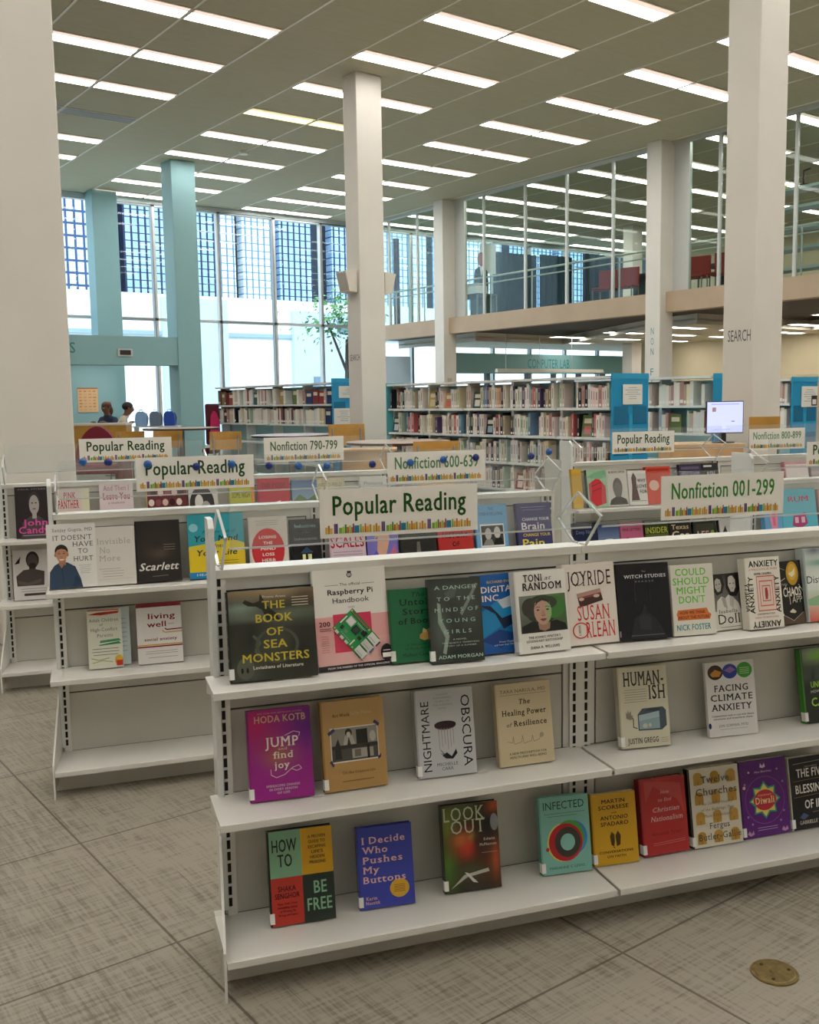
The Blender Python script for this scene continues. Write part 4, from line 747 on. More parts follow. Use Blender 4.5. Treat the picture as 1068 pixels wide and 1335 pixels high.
C('scors','#cfa022','#b98c18',[('T',s,.50,y,w,h,'#3a2a10','b') for s,y,w,h in (('MARTIN',.86,.52,.055),('SCORSESE',.775,.68,.055),('with',.715,.12,.022),('ANTONIO',.63,.62,.055),('SPADARO',.545,.62,.055),('CONVERSATIONS',.165,.76,.034),('ON FAITH',.10,.42,.034))]+[('P',[(.40,.28),(.38,.40),(.42,.46),(.48,.42),(.48,.32),(.46,.25)],'#4a3a14'),('P',[(.52,.25),(.50,.40),(.56,.47),(.62,.40),(.60,.27)],'#4a3a14'),('L',[(.44,.25),(.48,.23)],.001,'#4a3a14')],'mustard yellow book with brown capitals and two footprints',pb=True)
C('red','#b02a2c','#8f1f22',[('P',[(.1,.98),(.5,.95),(.9,.9),(.95,.5),(.8,.7),(.3,.9),(.12,.7)],'#bf4744'),('T','How',.55,.79,.2,.045,'#e6a9a4','r',0,.25),('T','to End',.54,.69,.3,.045,'#e6a9a4','r',0,.25),('T','Christian',.55,.56,.58,.06,'#ecc4c0','r',0,.2),('T','Nationalism',.55,.44,.70,.065,'#ecc4c0','r',0,.2),('T','Amanda Tyler',.52,.255,.66,.045,'#6a1418','r',0,.2),('L',[(.22,.155),(.92,.17)],.0004,'#d98a86'),('L',[(.22,.13),(.92,.145)],.0004,'#d98a86')],'bright red hardback in a shiny plastic cover')
C('twelve','#d4ccb8','#262420',[('R',.03,0,1,1,'#d9d2c0')]+[x for i in range(3) for j in range(4) for x in (('R',.10+.33*i,.04+.25*j,.27+.33*i,.15+.25*j,'#b98f3e'),('E',.185+.33*i,.15+.25*j,.085,.05,'#b98f3e'),('R',.17+.33*i,.04+.25*j,.20+.33*i,.09+.25*j,'#a07a30'))]+[('T','Twelve',.52,.81,.56,.085,'#3b342a','r'),('T','Churches',.53,.655,.82,.09,'#3b342a','r'),('T','An Unlikely History',.53,.53,.62,.035,'#7a6434','r',0,.15),('T','of the Buildings That',.53,.455,.66,.035,'#7a6434','r',0,.15),('T','Made Christianity',.53,.375,.58,.035,'#7a6434','r',0,.15),('T','Fergus',.54,.225,.40,.075,'#3b342a','r'),('T','Butler-Gallie',.54,.09,.84,.08,'#3b342a','r')],'cream hardback patterned with gold church doors, bottom shelf')
C('diwali','#5a1a78','#45125f',[('P',[(.5+.33*r*math.cos(math.pi*i/8),.47+.245*r*math.sin(math.pi*i/8)) for i in range(16) for r in ((1.0 if i%2==0 else .72),)],'#2f9a86'),('P',[(.5+.29*(1.0 if i%2==0 else .70)*math.cos(math.pi*i/8+math.pi/16*0),.47+.215*(1.0 if i%2==0 else .70)*math.sin(math.pi*i/8)) for i in range(16)],'#e3d06a'),('E',.5,.47,.225,.135,'#c2283a'),('E',.34,.47,.08,.07,'#c2283a'),('E',.66,.47,.08,.07,'#c2283a'),('T','Celebrate',.5,.525,.28,.024,'#f0c9a0'),('T','Diwali',.5,.425,.40,.085,'#f0d9a0','b'),('O',.5,.47,.42,.31,.97,'#8a4aa8'),('T','Nina Bhardwaj',.5,.83,.36,.024,'#e6c9e6'),('E',.20,.85,.018,.013,'#e6b9c0'),('E',.80,.85,.018,.013,'#e6b9c0'),('P',[(.44,.90),(.46,.95),(.5,.91),(.54,.95),(.56,.90),(.5,.885)],'#d9c9e6')]+[('E',x,y,.02,.015,'#b07ac9') for x,y in ((.1,.7),(.9,.68),(.12,.28),(.88,.3),(.2,.18),(.8,.18))]+[('E',.08,.66,.03,.022,'#e6b9a9')]+lines(.3,.72,.12,2,.03,'#c9a0d9',.0007)+[('P',[(.08,.06),(.12,.10),(.16,.06),(.20,.10),(.22,.05),(.14,.03)],'#c98ac0'),('P',[(.80,.05),(.84,.10),(.88,.06),(.92,.10),(.94,.05),(.87,.03)],'#c98ac0')],'purple book with a red and gold star ornament, bottom shelf',pb=True)
C('ifa','#16171d','#b9b2a2',[('R',.05,.02,.99,.98,'#16171d'),('L',[(.12,.91),(.9,.93)],.0006,'#a9a494'),('T','DISCOVERING',.55,.85,.3,.022,'#a9a494'),('T','THE FIVE',.52,.72,.66,.115,'#e6e4dc','b'),('T','BLESSINGS',.54,.50,.80,.115,'#e6e4dc','b'),('T','OF IFA',.58,.28,.5,.115,'#e6e4dc','b'),('L',[(.1,.67),(.95,.69)],.0005,'#8f7a44'),('L',[(.1,.45),(.95,.47)],.0005,'#8f7a44'),('P',[(.18,.17),(.28,.23),(.40,.18),(.28,.13)],'#4a5a7a'),('L',[(.5,.22),(.8,.23)],.0005,'#8f7a44'),('T','GABRIELLE FELDER',.55,.07,.76,.05,'#c9c4b8','b')],'black book with three lines of bold white title at right',pb=True)
C('hurt','#e3e1db',None,[('T','Sanjay Gupta, MD',.53,.88,.82,.05,'#55595c'),('T','IT DOESN\'T',.52,.745,.80,.075,'#4a4d50'),('T','HAVE',.73,.64,.42,.075,'#4a4d50'),('T','TO',.73,.53,.2,.075,'#4a4d50'),('T','HURT',.73,.41,.40,.075,'#4a4d50')]+[('P',[(.02,.0),(.04,.26),(.14,.36),(.24,.40),(.40,.40),(.56,.33),(.66,.14),(.70,.0)],'#33475f'),('P',[(.22,.40),(.28,.31),(.36,.40)],'#a9765a'),('R',.23,.36,.37,.46,'#a9765a'),('E',.29,.575,.135,.105,'#2a211d'),('P',[(.17,.56),(.18,.49),(.22,.43),(.29,.40),(.36,.43),(.40,.49),(.41,.56),(.37,.60),(.29,.615),(.21,.60)],'#b98768'),('E',.165,.52,.02,.03,'#a9765a'),('E',.415,.52,.02,.03,'#a9765a'),('R',.215,.535,.265,.545,'#2a1d18'),('R',.315,.535,.365,.545,'#2a1d18'),('P',[(.275,.50),(.30,.50),(.31,.475),(.265,.475)],'#a5735a'),('P',[(.235,.452),(.345,.452),(.32,.435),(.26,.435)],'#efe6de'),('L',[(.20,.562),(.265,.566)],.0005,'#2a1d18'),('L',[(.315,.566),(.38,.562)],.0005,'#2a1d18'),('L',[(.29,.32),(.31,.05)],.0006,'#22304a'),('P',[(.48,.0),(.56,.2),(.66,.12),(.70,0)],'#2b3d54')]+lines(.62,.9,.34,5,.03,'#9a9c9c',.0006,.1),'white book with a smiling man in a dark blue shirt',pb=False,st=False)
C('invis','#d8d2cb',None,[('T','Invisible',.46,.70,.86,.10,'#aba7a2'),('T','No',.22,.55,.26,.10,'#aba7a2'),('T','More',.34,.41,.54,.10,'#aba7a2')]+lines(.06,.6,.28,1,.03,'#9a938c',.0007)+lines(.06,.75,.24,3,.045,'#8f8880',.0006,.2)+[('L',[(.04,.10),(.9,.11)],.0005,'#b9b2aa')],'pale greige book with faint grey words beside the man in blue',st=False)
C('scarl','#2c2826','#1d1a18',[('B',.02,0,1,1,'#262220',[(.5,.55,.35,.3,'#3a322c'),(.5,.47,.2,.07,'#5a4d42'),(.45,.65,.14,.14,'#2d2723')])]+lines(.6,.9,.60,3,.04,'#8f8880',.0007,.08)+[('T','Scarlett',.50,.19,.90,.12,'#e6e2da','b',0,.3),('L',[(.34,.09),(.70,.10)],.0007,'#8f8880')],'dark brown-black book with a white handwritten title',st=False)
C('mind','#2a9aa8','#1f8290',[('R',0,.42,1,1,'#2f9fae'),('G',0,.10,1,.50,'#e6c81f','#e0c22a'),('P',[(0,.50),(.4,.54),(.7,.62),(1,.52),(1,.42),(0,.42)],'#dcc73a'),('R',0,0,1,.10,'#1f7fb9'),('T','Are You Out of',.55,.70,.6,.05,'#1d4a4a','r',0,.2),('T','Your Mind',.50,.57,.78,.09,'#17383a','b',0,.15),('T','& Into',.50,.47,.3,.06,'#17383a','r',0,.15),('T','Your Life',.50,.35,.72,.09,'#17383a','b',0,.15),('E',.10,.79,.08,.065,'#8fd0dc'),('T','HEAL',.25,.04,.26,.035,'#bfe0f0','b')]+lines(.4,.9,.26,3,.04,'#4a5a20',.0007,.1),'turquoise and yellow self-help book behind the end strip',st=False)
C('losing','#d8cfc6','#c9c0b7',[('E',.48,.42,.42,.38,'#cf2f36'),('T','LOSING',.48,.62,.44,.05,Wt,'b'),('T','THE',.48,.52,.24,.05,Wt,'b'),('T','MIND',.48,.42,.38,.05,Wt,'b'),('T','LOSS',.48,.32,.3,.05,Wt,'b'),('T','HERB',.48,.22,.34,.05,Wt,'b'),('L',[(.3,.14),(.66,.14)],.001,'#f0c9c4')]+lines(.14,.82,.93,3,.035,'#8f867e',.0006,.15),'cream book with a large red circle, second row',st=False)
C('lights','#15191f','#0f1216',[('R',.04,0,1,.5,'#0a0c10'),('T','Industries',.5,.84,.7,.07,'#7fa8a8','b'),('T','of the',.5,.73,.3,.05,'#5a7a7a'),('T','Innocents',.5,.60,.74,.06,'#8a9a9a'),('P',[(.30,.36),(.5,.47),(.72,.36)],'#2a4a6a'),('R',.36,.10,.46,.33,'#e6e6a9'),('R',.54,.10,.66,.33,'#e6e6a9')],'black book with two glowing yellow windows',st=False)
C('scales','#d9c4cf','#c4aab9',[('T','SCALES',.5,.38,.92,.20,'#b9242c','b'),('R',0,0,1,.16,'#c9b9d4'),('G',0,.6,1,1,'#cfb4c4','#e0d2d8')]+lines(.1,.9,.30,3,.05,'#8a6a8a'),'pale pink book with bold red title under the large sign',st=False)
C('face','#6f68b9','#5a54a0',[('R',0,0,1,1,'#7a72c4'),('P',[(.3,.2),(.4,.8),(.62,.9),(.74,.5),(.55,.1)],'#d9a98f'),('P',[(.25,.5),(.4,.95),(.7,1),(.8,.7),(.6,.85),(.42,.6)],'#d9b04a'),('P',[(0,.1),(.3,.3),(.5,.05)],'#4f5ac4'),('P',[(.6,.1),(.9,.4),(1,.1)],'#c46a8a')],'violet book with a painted face in peach and gold',st=False)
C('dark','#2b2927','#1d1c1b',[('G',0,0,1,1,'#1f1e1d','#34312e'),('P',[(.42,.0),(.46,.4),(.54,.4),(.58,0)],'#6a665f'),('T','SHADOWLAND',.5,.7,.8,.08,'#8f8a80')],'nearly black book between the violet and red ones',st=False)
C('art','#c0302f','#9f2424',[('T','THE',.5,.62,.3,.07,'#2a1414','b'),('T','HISTORY',.5,.42,.72,.10,'#2a1414','b'),('T','OF',.5,.27,.2,.08,'#2a1414','b'),('T','ART',.5,.10,.34,.10,'#2a1414','b'),('E',.5,.85,.15,.08,'#d9604f')],'red art history book with black capitals, second row',st=False)
C('lblue','#6fa9d4','#5a92bc',[('T','THE',.5,.90,.16,.05,'#2f5a86'),('T','UNRAVELLING',.5,.80,.74,.06,'#2f5a86'),('R',.14,.22,.88,.64,'#e6e4dc'),('R',.17,.25,.85,.61,'#3a3c3e'),('E',.38,.46,.1,.11,'#b9b4ac'),('P',[(.2,.25),(.3,.36),(.48,.36),(.55,.25)],'#8a8880'),('E',.66,.48,.1,.11,'#c9c4bc'),('P',[(.52,.25),(.6,.38),(.78,.38),(.85,.25)],'#1d1d1d')],'light blue book with a framed black and white photo',st=False)
C('brain','#3b3a6e','#2d2c58',[('L',[(.14,.92),(.86,.92)],.0008,'#a9a9c4'),('L',[(.2,.87),(.8,.87)],.0006,'#a9a9c4'),('T','CHANGE YOUR',.55,.665,.78,.055,'#e6e4ec','b'),('T','Brain',.46,.50,.66,.13,'#e6e4ec','b'),('T','CHANGE YOUR',.55,.37,.78,.055,'#e0c84a','b'),('T','Pain',.44,.17,.62,.15,'#e6d24a','b')],'dark violet book with white and yellow title, second row',st=False)
C('adult','#dfe0cf',None,[('P',[(.02,.92),(.3,.95),(.95,.96),(.9,.92),(.4,.90)],'#c23a2a'),('P',[(.02,.98),(.9,.97),(.98,.99),(.02,1)],'#c9543a'),('T','Adult Children',.48,.79,.86,.055,'#6a6f6a'),('T','of',.40,.72,.1,.04,'#6a6f6a'),('T','High-Conflict',.48,.63,.78,.055,'#6a6f6a'),('T','Parents',.50,.53,.46,.055,'#6a6f6a'),('P',[(.36,.47),(.9,.49),(.96,.45),(.34,.43)],'#4f9a6a'),('P',[(.3,.40),(.9,.44),(.96,.40),(.34,.385)],'#3f8a5a')]+lines(.08,.92,.33,3,.05,'#6f7a68',.001,.15)+[('L',[(.08,.18),(.3,.14),(.6,.17)],.0014,'#9aa86a'),('L',[(.1,.1),(.4,.13),(.7,.1)],.0014,'#a9b07a'),('E',.88,.12,.12,.09,'#d9a93a'),('R',.80,.03,.99,.12,'#c23a2a')],'pale green paperback with red, green and yellow brush strokes',pb=True,st=False)
C('well','#e3e0dc',None,[('R',0,.93,1,1,'#8f1f2c'),('T','living',.56,.735,.60,.09,'#8f2a3a','b'),('T','well',.44,.60,.42,.09,'#8f2a3a','b'),('T','with',.76,.63,.14,.025,'#8a7f7c'),('L',[(.62,.57),(.66,.545),(1,.55)],.002,'#8f2a3a'),('L',[(.56,.54),(.62,.50),(1,.505)],.002,'#d9b46a'),('T','social anxiety',.52,.375,.72,.05,'#7a2a3a','b'),('R',0,.30,1,.318,'#d9a94a'),('R',0,.268,1,.29,'#8f2a3a')]+lines(.15,.9,.20,2,.035,'#8f8a86',.0007,.1)+lines(.22,.88,.10,1,.03,'#8f8a86',.0007),'white paperback with maroon bar and gold and maroon stripes',pb=True,st=False)
C('candy','#2d2629','#1f1a1c',[('T','PAUL MYERS',.5,.935,.8,.03,'#8a7f84')]+bust(.55,.66,.19,'#a8a09c','#3a3334','#4a4244',.95)+[('T','John',.56,.24,.72,.12,'#d94fa0','b'),('T','Candy',.52,.09,.88,.13,'#d94fa0','b')]+lines(.2,.9,.05,1,.03,'#c9b9c0'),'dark book with a grey portrait and bright pink name',st=False)
C('arms','#d4d0cf',None,[('P',[(.10,.28),(.08,.48),(.28,.60),(.55,.62),(.86,.56),(.84,.28)],'#4a4240'),('P',[(.12,.40),(.40,.34),(.78,.42),(.76,.34),(.4,.28),(.14,.32)],'#5d524e'),('R',.44,.60,.62,.68,'#443c3a'),('E',.54,.80,.18,.17,'#2a2423'),('E',.54,.765,.15,.15,'#4d4340'),('E',.54,.68,.10,.06,'#2b2524'),('P',[(.04,.72),(.22,.88),(.18,.74)],'#2a2423'),('R',.28,.08,.88,.13,'#4a3a38')]+lines(.2,.9,.22,2,.05,'#6a5f5c',.0008),'white book with a bare-armed man with folded arms',st=False)
C('pink','#d8cfc8','#b94a5a',[('R',.06,0,.72,1,'#d9c9c4'),('T','PINK',.42,.79,.36,.13,'#b0343f','S'),('T','PANTHER',.38,.585,.62,.17,'#b0343f','S'),('R',.78,0,1,1,'#dcd8b9')],'white book with red panther title, third row',st=False)
C('leave','#dccdd0',None,[('T','And Then I',.5,.87,.76,.10,'#b9606f'),('T','Leave You',.5,.69,.8,.13,'#a93a54','b'),('T','a memoir',.5,.60,.5,.05,'#8a6a70'),('R',.0,.0,1,.10,'#b9a9ac')],'pale pink book whose title ends with leave you',st=False)
C('crowd','#5d2a30','#c9a060',[('R',.05,0,1,1,'#6a3438')]+[('E',.12+.17*i+.06*(j%2),.18+.2*j,.07,.07,('#d9b9b0','#8f4a50','#e6d2c9','#3a1a20')[(i*3+j)%4]) for i in range(5) for j in range(5)],'dark red book crowded with tiny pale heads',st=False)
C('bwcirc','#c9c6c0',None,[('E',.45,.5,.42,.38,'#3a3a3a'),('E',.35,.55,.14,.16,'#d9d6d0'),('E',.58,.42,.16,.15,'#a9a6a0'),('P',[(.2,.3),(.5,.4),(.7,.25)],'#e6e2da')],'white book with a round black and white photo',st=False)
C('yellow','#b9b83a','#a9a830',[('T','SOME NIGHT',.5,.62,.8,.12,'#5a6a20','b'),('E',.5,.22,.2,.16,'#3a3424'),('R',.86,0,1,1,'#d98a3a')],'yellow-green book with a small dark head, third row',st=False)
C('redph','#b92f42','#9a2434',[('T','THE CODE',.5,.78,.76,.12,'#7a1424','b'),('P',[(.4,.22),(.66,.30),(.70,.52),(.44,.46)],'#e6dcd8'),('E',.5,.26,.18,.12,'#4a1a24'),('R',.3,0,.7,.12,'#d9a9a9')],'crimson book with a small white photo, third row',st=False)
C('land','#6f86a0','#4f6a8a',[('G',0,.5,1,1,'#8fa8b9','#4a6a9a'),('P',[(0,.5),(.3,.68),(.6,.54),(1,.7),(1,.3),(0,.3)],'#5a7a4a'),('R',0,0,1,.34,'#c9c4a0'),('P',[(.3,.3),(.5,.46),(.8,.3)],'#d9cf8f')],'book with a blue and green landscape cover, third row',st=False)
C('beige','#c9c0a4',None,[('T','WORD FIELD',.5,.80,.8,.08,'#8a8064'),('R',.1,.1,.9,.62,'#b9b092')],'beige book next to the diamond bracket, third row',st=False)
C('white','#d9d6d2',None,[('T','Plainsong',.5,.80,.7,.08,'#8a8a8a'),('R',.3,.1,.7,.3,'#2a2a2a')],'white book under the nonfiction 600 sign, third row',st=False)
C('yel','#d0a93a','#b9922a',[('R',.1,.1,.9,.9,'#c99f34')],'narrow ochre yellow book at the aisle end, third row',st=False)
C('greenred','#9fc4a0','#1f1d1c',[('P',[(.1,.2),(.1,.62),(.55,.80),(.9,.55),(.9,.1),(.4,.02)],'#c9343f'),('L',[(.2,.55),(.7,.66)],.002,'#8f2030'),('L',[(.25,.42),(.75,.52)],.002,'#8f2030'),('P',[(0,.8),(.4,.92),(.9,.98),(1,.8),(.6,.74)],'#7fb08a')],'pale green book with a big red patch, third row',st=False)
C('bwman','#cfcac2',None,[('T','BE BEVIN SIMON',.5,.91,.8,.06,'#3a3634','b'),('E',.5,.52,.24,.26,'#55504c'),('E',.5,.44,.21,.22,'#6a645f'),('P',[(.04,.04),(.12,.18),(.36,.26),(.64,.26),(.9,.18),(.97,.04)],'#34302e')],'white book with a grey portrait of a broad man',st=False)
C('why','#dcd8d2',None,[('P',[(.12,.14),(.2,.55),(.18,.8),(.3,.95),(.44,.8),(.42,.55),(.55,.14)],'#4a2428'),('T','WHY',.7,.66,.44,.10,TB,'b'),('T','LOVE',.7,.50,.5,.10,TB,'b'),('T','FOR',.76,.34,.36,.10,TB,'b'),('L',[(.1,.12),(.9,.12)],.0012,'#3a3a3a')],'white book with a dark cloaked figure',st=False)
C('redmid','#d04a34','#b03a28',[('R',.06,.88,.94,.95,'#a92a24'),('E',.3,.5,.2,.14,'#e6b9a9'),('P',[(.6,.2),(.9,.3),(.8,.6)],'#7a1d1a')],'orange-red book half hidden by the large nonfiction sign',st=False)
C('dkblue','#18244a','#101a38',[('T','Deep Night',.5,.7,.76,.1,'#6f86b9')],'dark navy book on the lower shelf behind the diamond bracket',st=False)
C('sky','#6f90c4','#4a6aa0',[('G',0,0,1,1,'#a9c0dc','#34508f'),('E',.5,.45,.36,.12,'#e0e8f0')],'blue cloudy-sky book, lower shelf of the third row',st=False)
C('pinkp','#d06a92','#b04f78',[('T','PINK LETTERS',.5,.74,.78,.08,'#8f2a54','b'),('E',.3,.4,.12,.16,'#a93a6a'),('R',.55,.3,.85,.5,'#e6a9c0')],'rose pink book, lower shelf of the third row',st=False)
C('insider','#3b4a24','#2d381c',[('G',0,.0,1,.6,'#c98a6a','#3b4a24'),('T','INSIDER',.5,.62,.92,.17,'#b9c93a','b')]+[('L',[(.08+.06*i,.52),(.08+.06*i,.60)],.0012,'#8fa03a') for i in range(15)],'olive book with spiky yellow-green title, third row',st=False)
C('gas','#241f1a','#1a1613',[('T','Texas',.5,.72,.8,.14,'#d9c49a','b'),('T','Gas',.5,.42,.8,.24,'#e0cfa9','b')],'black book with ornate cream title, third row',st=False)
C('lee','#2a2f22','#1d2118',[('R',.1,.1,.9,.9,'#3a3d2c'),('T','LEE',.42,.40,.5,.26,'#c9a9a0','b'),('E',.82,.6,.08,.08,'#7fa03a')],'dark olive book with short pale title, third row',st=False)
C('bwk','#d9d8d6','#1d1d1d',[('P',[(0,.3),(.3,.8),(.4,.5),(.2,.2)],'#1d1d1d'),('T','KITE',.6,.4,.5,.2,'#2a2a2a','b')],'white book with black brush marks, third row',st=False)
C('darka','#3a3148','#2a2436',[('R',.1,.86,.9,.93,'#5d5470'),('T','NIGHT BLOOM',.5,.70,.8,.09,'#a99fc4','b')],'dark plum book whose top edge shows above the large nonfiction sign',st=False)
C('darkb','#2b2a2c','#1d1c1e',[('R',.1,.9,.6,.95,'#c9c6c0'),('T','ASH',.5,.66,.5,.12,'#c9c6c0','b')],'black book with a pale bar just above the nonfiction 001-299 sign',st=False)
C('pinkw','#cf8f98','#b9606f',[('R',.06,0,1,.84,'#e3d8d6'),('R',.06,.87,1,.92,'#e9e4e2')],'pink and white book above the turquoise one, third row at right',st=False)
C('grayp','#a9a4a6','#8f8a8c',[('R',.0,.78,1,.9,'#8f9499'),('R',0,.60,1,.70,'#c9b0b4')],'grey book above the turquoise one at the right edge',st=False)
C('rum','#5fb9cf','#4aa0b9',[('T','RUM',.5,.74,.56,.11,'#c23a5a','b'),('P',[(.28,.25),(.34,.5),(.5,.46),(.66,.52),(.72,.28),(.5,.18)],'#a94a7a'),('R',.36,.30,.46,.42,'#e6b9c9'),('R',.54,.30,.64,.42,'#e6b9c9'),('L',[(.3,.15),(.7,.15)],.002,'#7a3a8a'),('T','JOY',.5,.06,.3,.06,'#a93a7a','b')],'turquoise book with pink title about rum, second row right',st=False)
C('vpink','#6aa4d0','#4a86b4',[('P',[(.2,1),(.8,1),(.6,.0),(.42,.0)],'#e08fa9'),('P',[(.36,.9),(.64,.9),(.56,.3),(.46,.3)],'#d9708f')],'blue book with a pink tapering shape, second row right',st=False)
C('edge','#d8b9b4','#b98f8a',[('P',[(.1,.2),(.5,.8),(.8,.3)],'#c24a4a'),('T','ROSE',.5,.1,.5,.08,'#8f2f3a','b')],'pale pink book cut off by the frame edge, second row',st=False)
BOOKS=[
('sea', 'A', 1, 0.289, 2.189, -1.8, 0.199, 0.202, 0.026),
('rpi', 'A', 1, 0.496, 2.206, 3.4, 0.195, 0.235, 0.014),
('untold', 'A', 1, 0.674, 2.205, 0.0, 0.112, 0.175, 0.024),
('danger', 'A', 1, 0.762, 2.206, -3.7, 0.129, 0.2, 0.02),
('digital', 'A', 1, 0.897, 2.198, 5.1, 0.097, 0.194, 0.025),
('toni', 'A', 1, 0.989, 2.201, 2.8, 0.143, 0.201, 0.025),
('joy', 'A', 1, 1.133, 2.205, 1.4, 0.149, 0.205, 0.028),
('witch', 'A', 1, 1.282, 2.206, -5.0, 0.147, 0.196, 0.026),
('could', 'A', 1, 1.442, 2.206, -5.0, 0.119, 0.185, 0.018),
('doll', 'A', 1, 1.576, 2.206, 4.1, 0.084, 0.15, 0.015),
('anx', 'A', 1, 1.66, 2.206, -0.2, 0.111, 0.19, 0.028),
('chaos', 'A', 1, 1.774, 2.206, 6.0, 0.092, 0.171, 0.022),
('leaf', 'A', 1, 1.865, 2.206, 0.0, 0.124, 0.201, 0.03),
('hoda', 'A', 2, 0.325, 2.194, -2.4, 0.148, 0.206, 0.022),
('artwork', 'A', 2, 0.499, 2.19, 1.1, 0.154, 0.209, 0.022),
('night', 'A', 2, 0.731, 2.196, -2.1, 0.149, 0.21, 0.02),
('heal', 'A', 2, 0.943, 2.196, -0.1, 0.15, 0.203, 0.02),
('human', 'A', 2, 1.288, 2.204, -5.0, 0.139, 0.208, 0.024),
('climate', 'A', 2, 1.555, 2.206, -5.0, 0.145, 0.198, 0.012),
('uhca', 'A', 2, 1.865, 2.206, 0.0, 0.133, 0.205, 0.02),
('free', 'A', 3, 0.36, 2.179, -2.8, 0.153, 0.215, 0.022),
('decide', 'A', 3, 0.574, 2.184, -3.3, 0.137, 0.192, 0.018),
('lookout', 'A', 3, 0.792, 2.189, -4.5, 0.146, 0.211, 0.022),
('infect', 'A', 3, 1.056, 2.191, -4.3, 0.136, 0.194, 0.022),
('scors', 'A', 3, 1.204, 2.191, -4.0, 0.126, 0.183, 0.018),
('red', 'A', 3, 1.351, 2.193, -0.4, 0.138, 0.199, 0.024),
('twelve', 'A', 3, 1.499, 2.19, -1.2, 0.155, 0.209, 0.026),
('diwali', 'A', 3, 1.663, 2.195, -0.4, 0.153, 0.209, 0.014),
('ifa', 'A', 3, 1.821, 2.192, 0.0, 0.18, 0.198, 0.024),
('hurt', 'B', 1, -0.129, 3.529, 0.0, 0.158, 0.218, 0.025),
('invis', 'B', 1, 0.029, 3.529, 0.0, 0.129, 0.202, 0.022),
('scarl', 'B', 1, 0.161, 3.529, 0.0, 0.151, 0.214, 0.026),
('mind', 'B', 1, 0.34, 3.529, 0.0, 0.197, 0.228, 0.026),
('losing', 'B', 1, 0.553, 3.529, 0.0, 0.142, 0.208, 0.022),
('lights', 'B', 1, 0.705, 3.529, 0.0, 0.112, 0.192, 0.022),
('scales', 'B', 1, 0.847, 3.529, 0.0, 0.138, 0.209, 0.022),
('face', 'B', 1, 0.991, 3.529, 0.0, 0.12, 0.203, 0.02),
('dark', 'B', 1, 1.12, 3.529, 0.0, 0.144, 0.21, 0.02),
('art', 'B', 1, 1.271, 3.529, 0.0, 0.145, 0.214, 0.022),
('lblue', 'B', 1, 1.428, 3.529, 0.0, 0.135, 0.211, 0.02),
('brain', 'B', 1, 1.603, 3.529, 0.0, 0.149, 0.209, 0.022),
('adult', 'B', 2, -0.013, 3.529, 0.0, 0.114, 0.203, 0.02),
('well', 'B', 2, 0.151, 3.529, 0.0, 0.154, 0.212, 0.02),
('candy', 'C', 1, -0.308, 4.924, 0.0, 0.151, 0.24, 0.022),
('arms', 'C', 2, -0.333, 4.924, 0.0, 0.16, 0.233, 0.022),
('pink', 'C', 1, -0.13, 4.924, 0.0, 0.152, 0.223, 0.022),
('leave', 'C', 1, 0.068, 4.924, 0.0, 0.156, 0.237, 0.022),
('crowd', 'C', 1, 0.284, 4.924, 0.0, 0.193, 0.238, 0.022),
('bwcirc', 'C', 1, 0.484, 4.924, 0.0, 0.142, 0.238, 0.022),
('yellow', 'C', 1, 0.682, 4.924, 0.0, 0.126, 0.232, 0.022),
('redph', 'C', 1, 0.823, 4.924, 0.0, 0.163, 0.235, 0.022),
('land', 'C', 1, 0.997, 4.924, 0.0, 0.131, 0.219, 0.022),
('beige', 'C', 1, 1.116, 4.924, 0.0, 0.157, 0.227, 0.022),
('white', 'C', 1, 1.355, 4.924, 0.0, 0.145, 0.225, 0.022),
('yel', 'C', 1, 2.566, 4.924, 0.0, 0.062, 0.219, 0.022),
('greenred', 'C', 1, 2.656, 4.924, 0.0, 0.13, 0.211, 0.022),
('bwman', 'C', 1, 2.786, 4.924, 0.0, 0.126, 0.205, 0.022),
('why', 'C', 1, 2.918, 4.924, 0.0, 0.123, 0.196, 0.022),
('redmid', 'C', 1, 3.036, 4.924, 0.0, 0.16, 0.214, 0.026),
('dkblue', 'C', 2, 2.576, 4.924, 0.0, 0.153, 0.206, 0.022),
('sky', 'C', 2, 2.73, 4.924, 0.0, 0.136, 0.19, 0.022),
('pinkp', 'C', 2, 2.871, 4.924, 0.0, 0.148, 0.195, 0.022),
('insider', 'C', 2, 3.03, 4.924, 0.0, 0.156, 0.199, 0.022),
('gas', 'C', 2, 3.191, 4.924, 0.0, 0.143, 0.191, 0.022),
('lee', 'C', 2, 3.35, 4.924, 0.0, 0.156, 0.178, 0.022),
('bwk', 'C', 2, 3.523, 4.924, 0.0, 0.154, 0.178, 0.022),
('darka', 'C', 1, 3.255, 4.924, 0, 0.15, 0.222, 0.022),
('darkb', 'C', 1, 3.41, 4.924, 0, 0.11, 0.222, 0.022),
('pinkw', 'C', 1, 3.98, 4.924, 0, 0.17, 0.21, 0.03),
('grayp', 'C', 1, 4.17, 4.924, 0, 0.18, 0.212, 0.022),
('rum', 'B', 1, 2.842, 3.529, 0.0, 0.184, 0.21, 0.022),
('vpink', 'B', 1, 2.71, 3.529, 0.0, 0.121, 0.189, 0.022),
('edge', 'B', 1, 3.039, 3.529, 0.0, 0.16, 0.202, 0.022)
]
ADJ={'rpi':dict(w=.180,dv=.004),'untold':dict(w=.122,dv=.006),'danger':dict(w=.132,dv=-.028),'digital':dict(w=.118,dv=.008),'toni':dict(dv=-.022),'could':dict(w=.122),'doll':dict(w=.092,dv=.012),'anx':dict(dv=-.018),'chaos':dict(du=.004,w=.086),'ifa':dict(w=.14),'vpink':dict(du=.04,w=.10)}
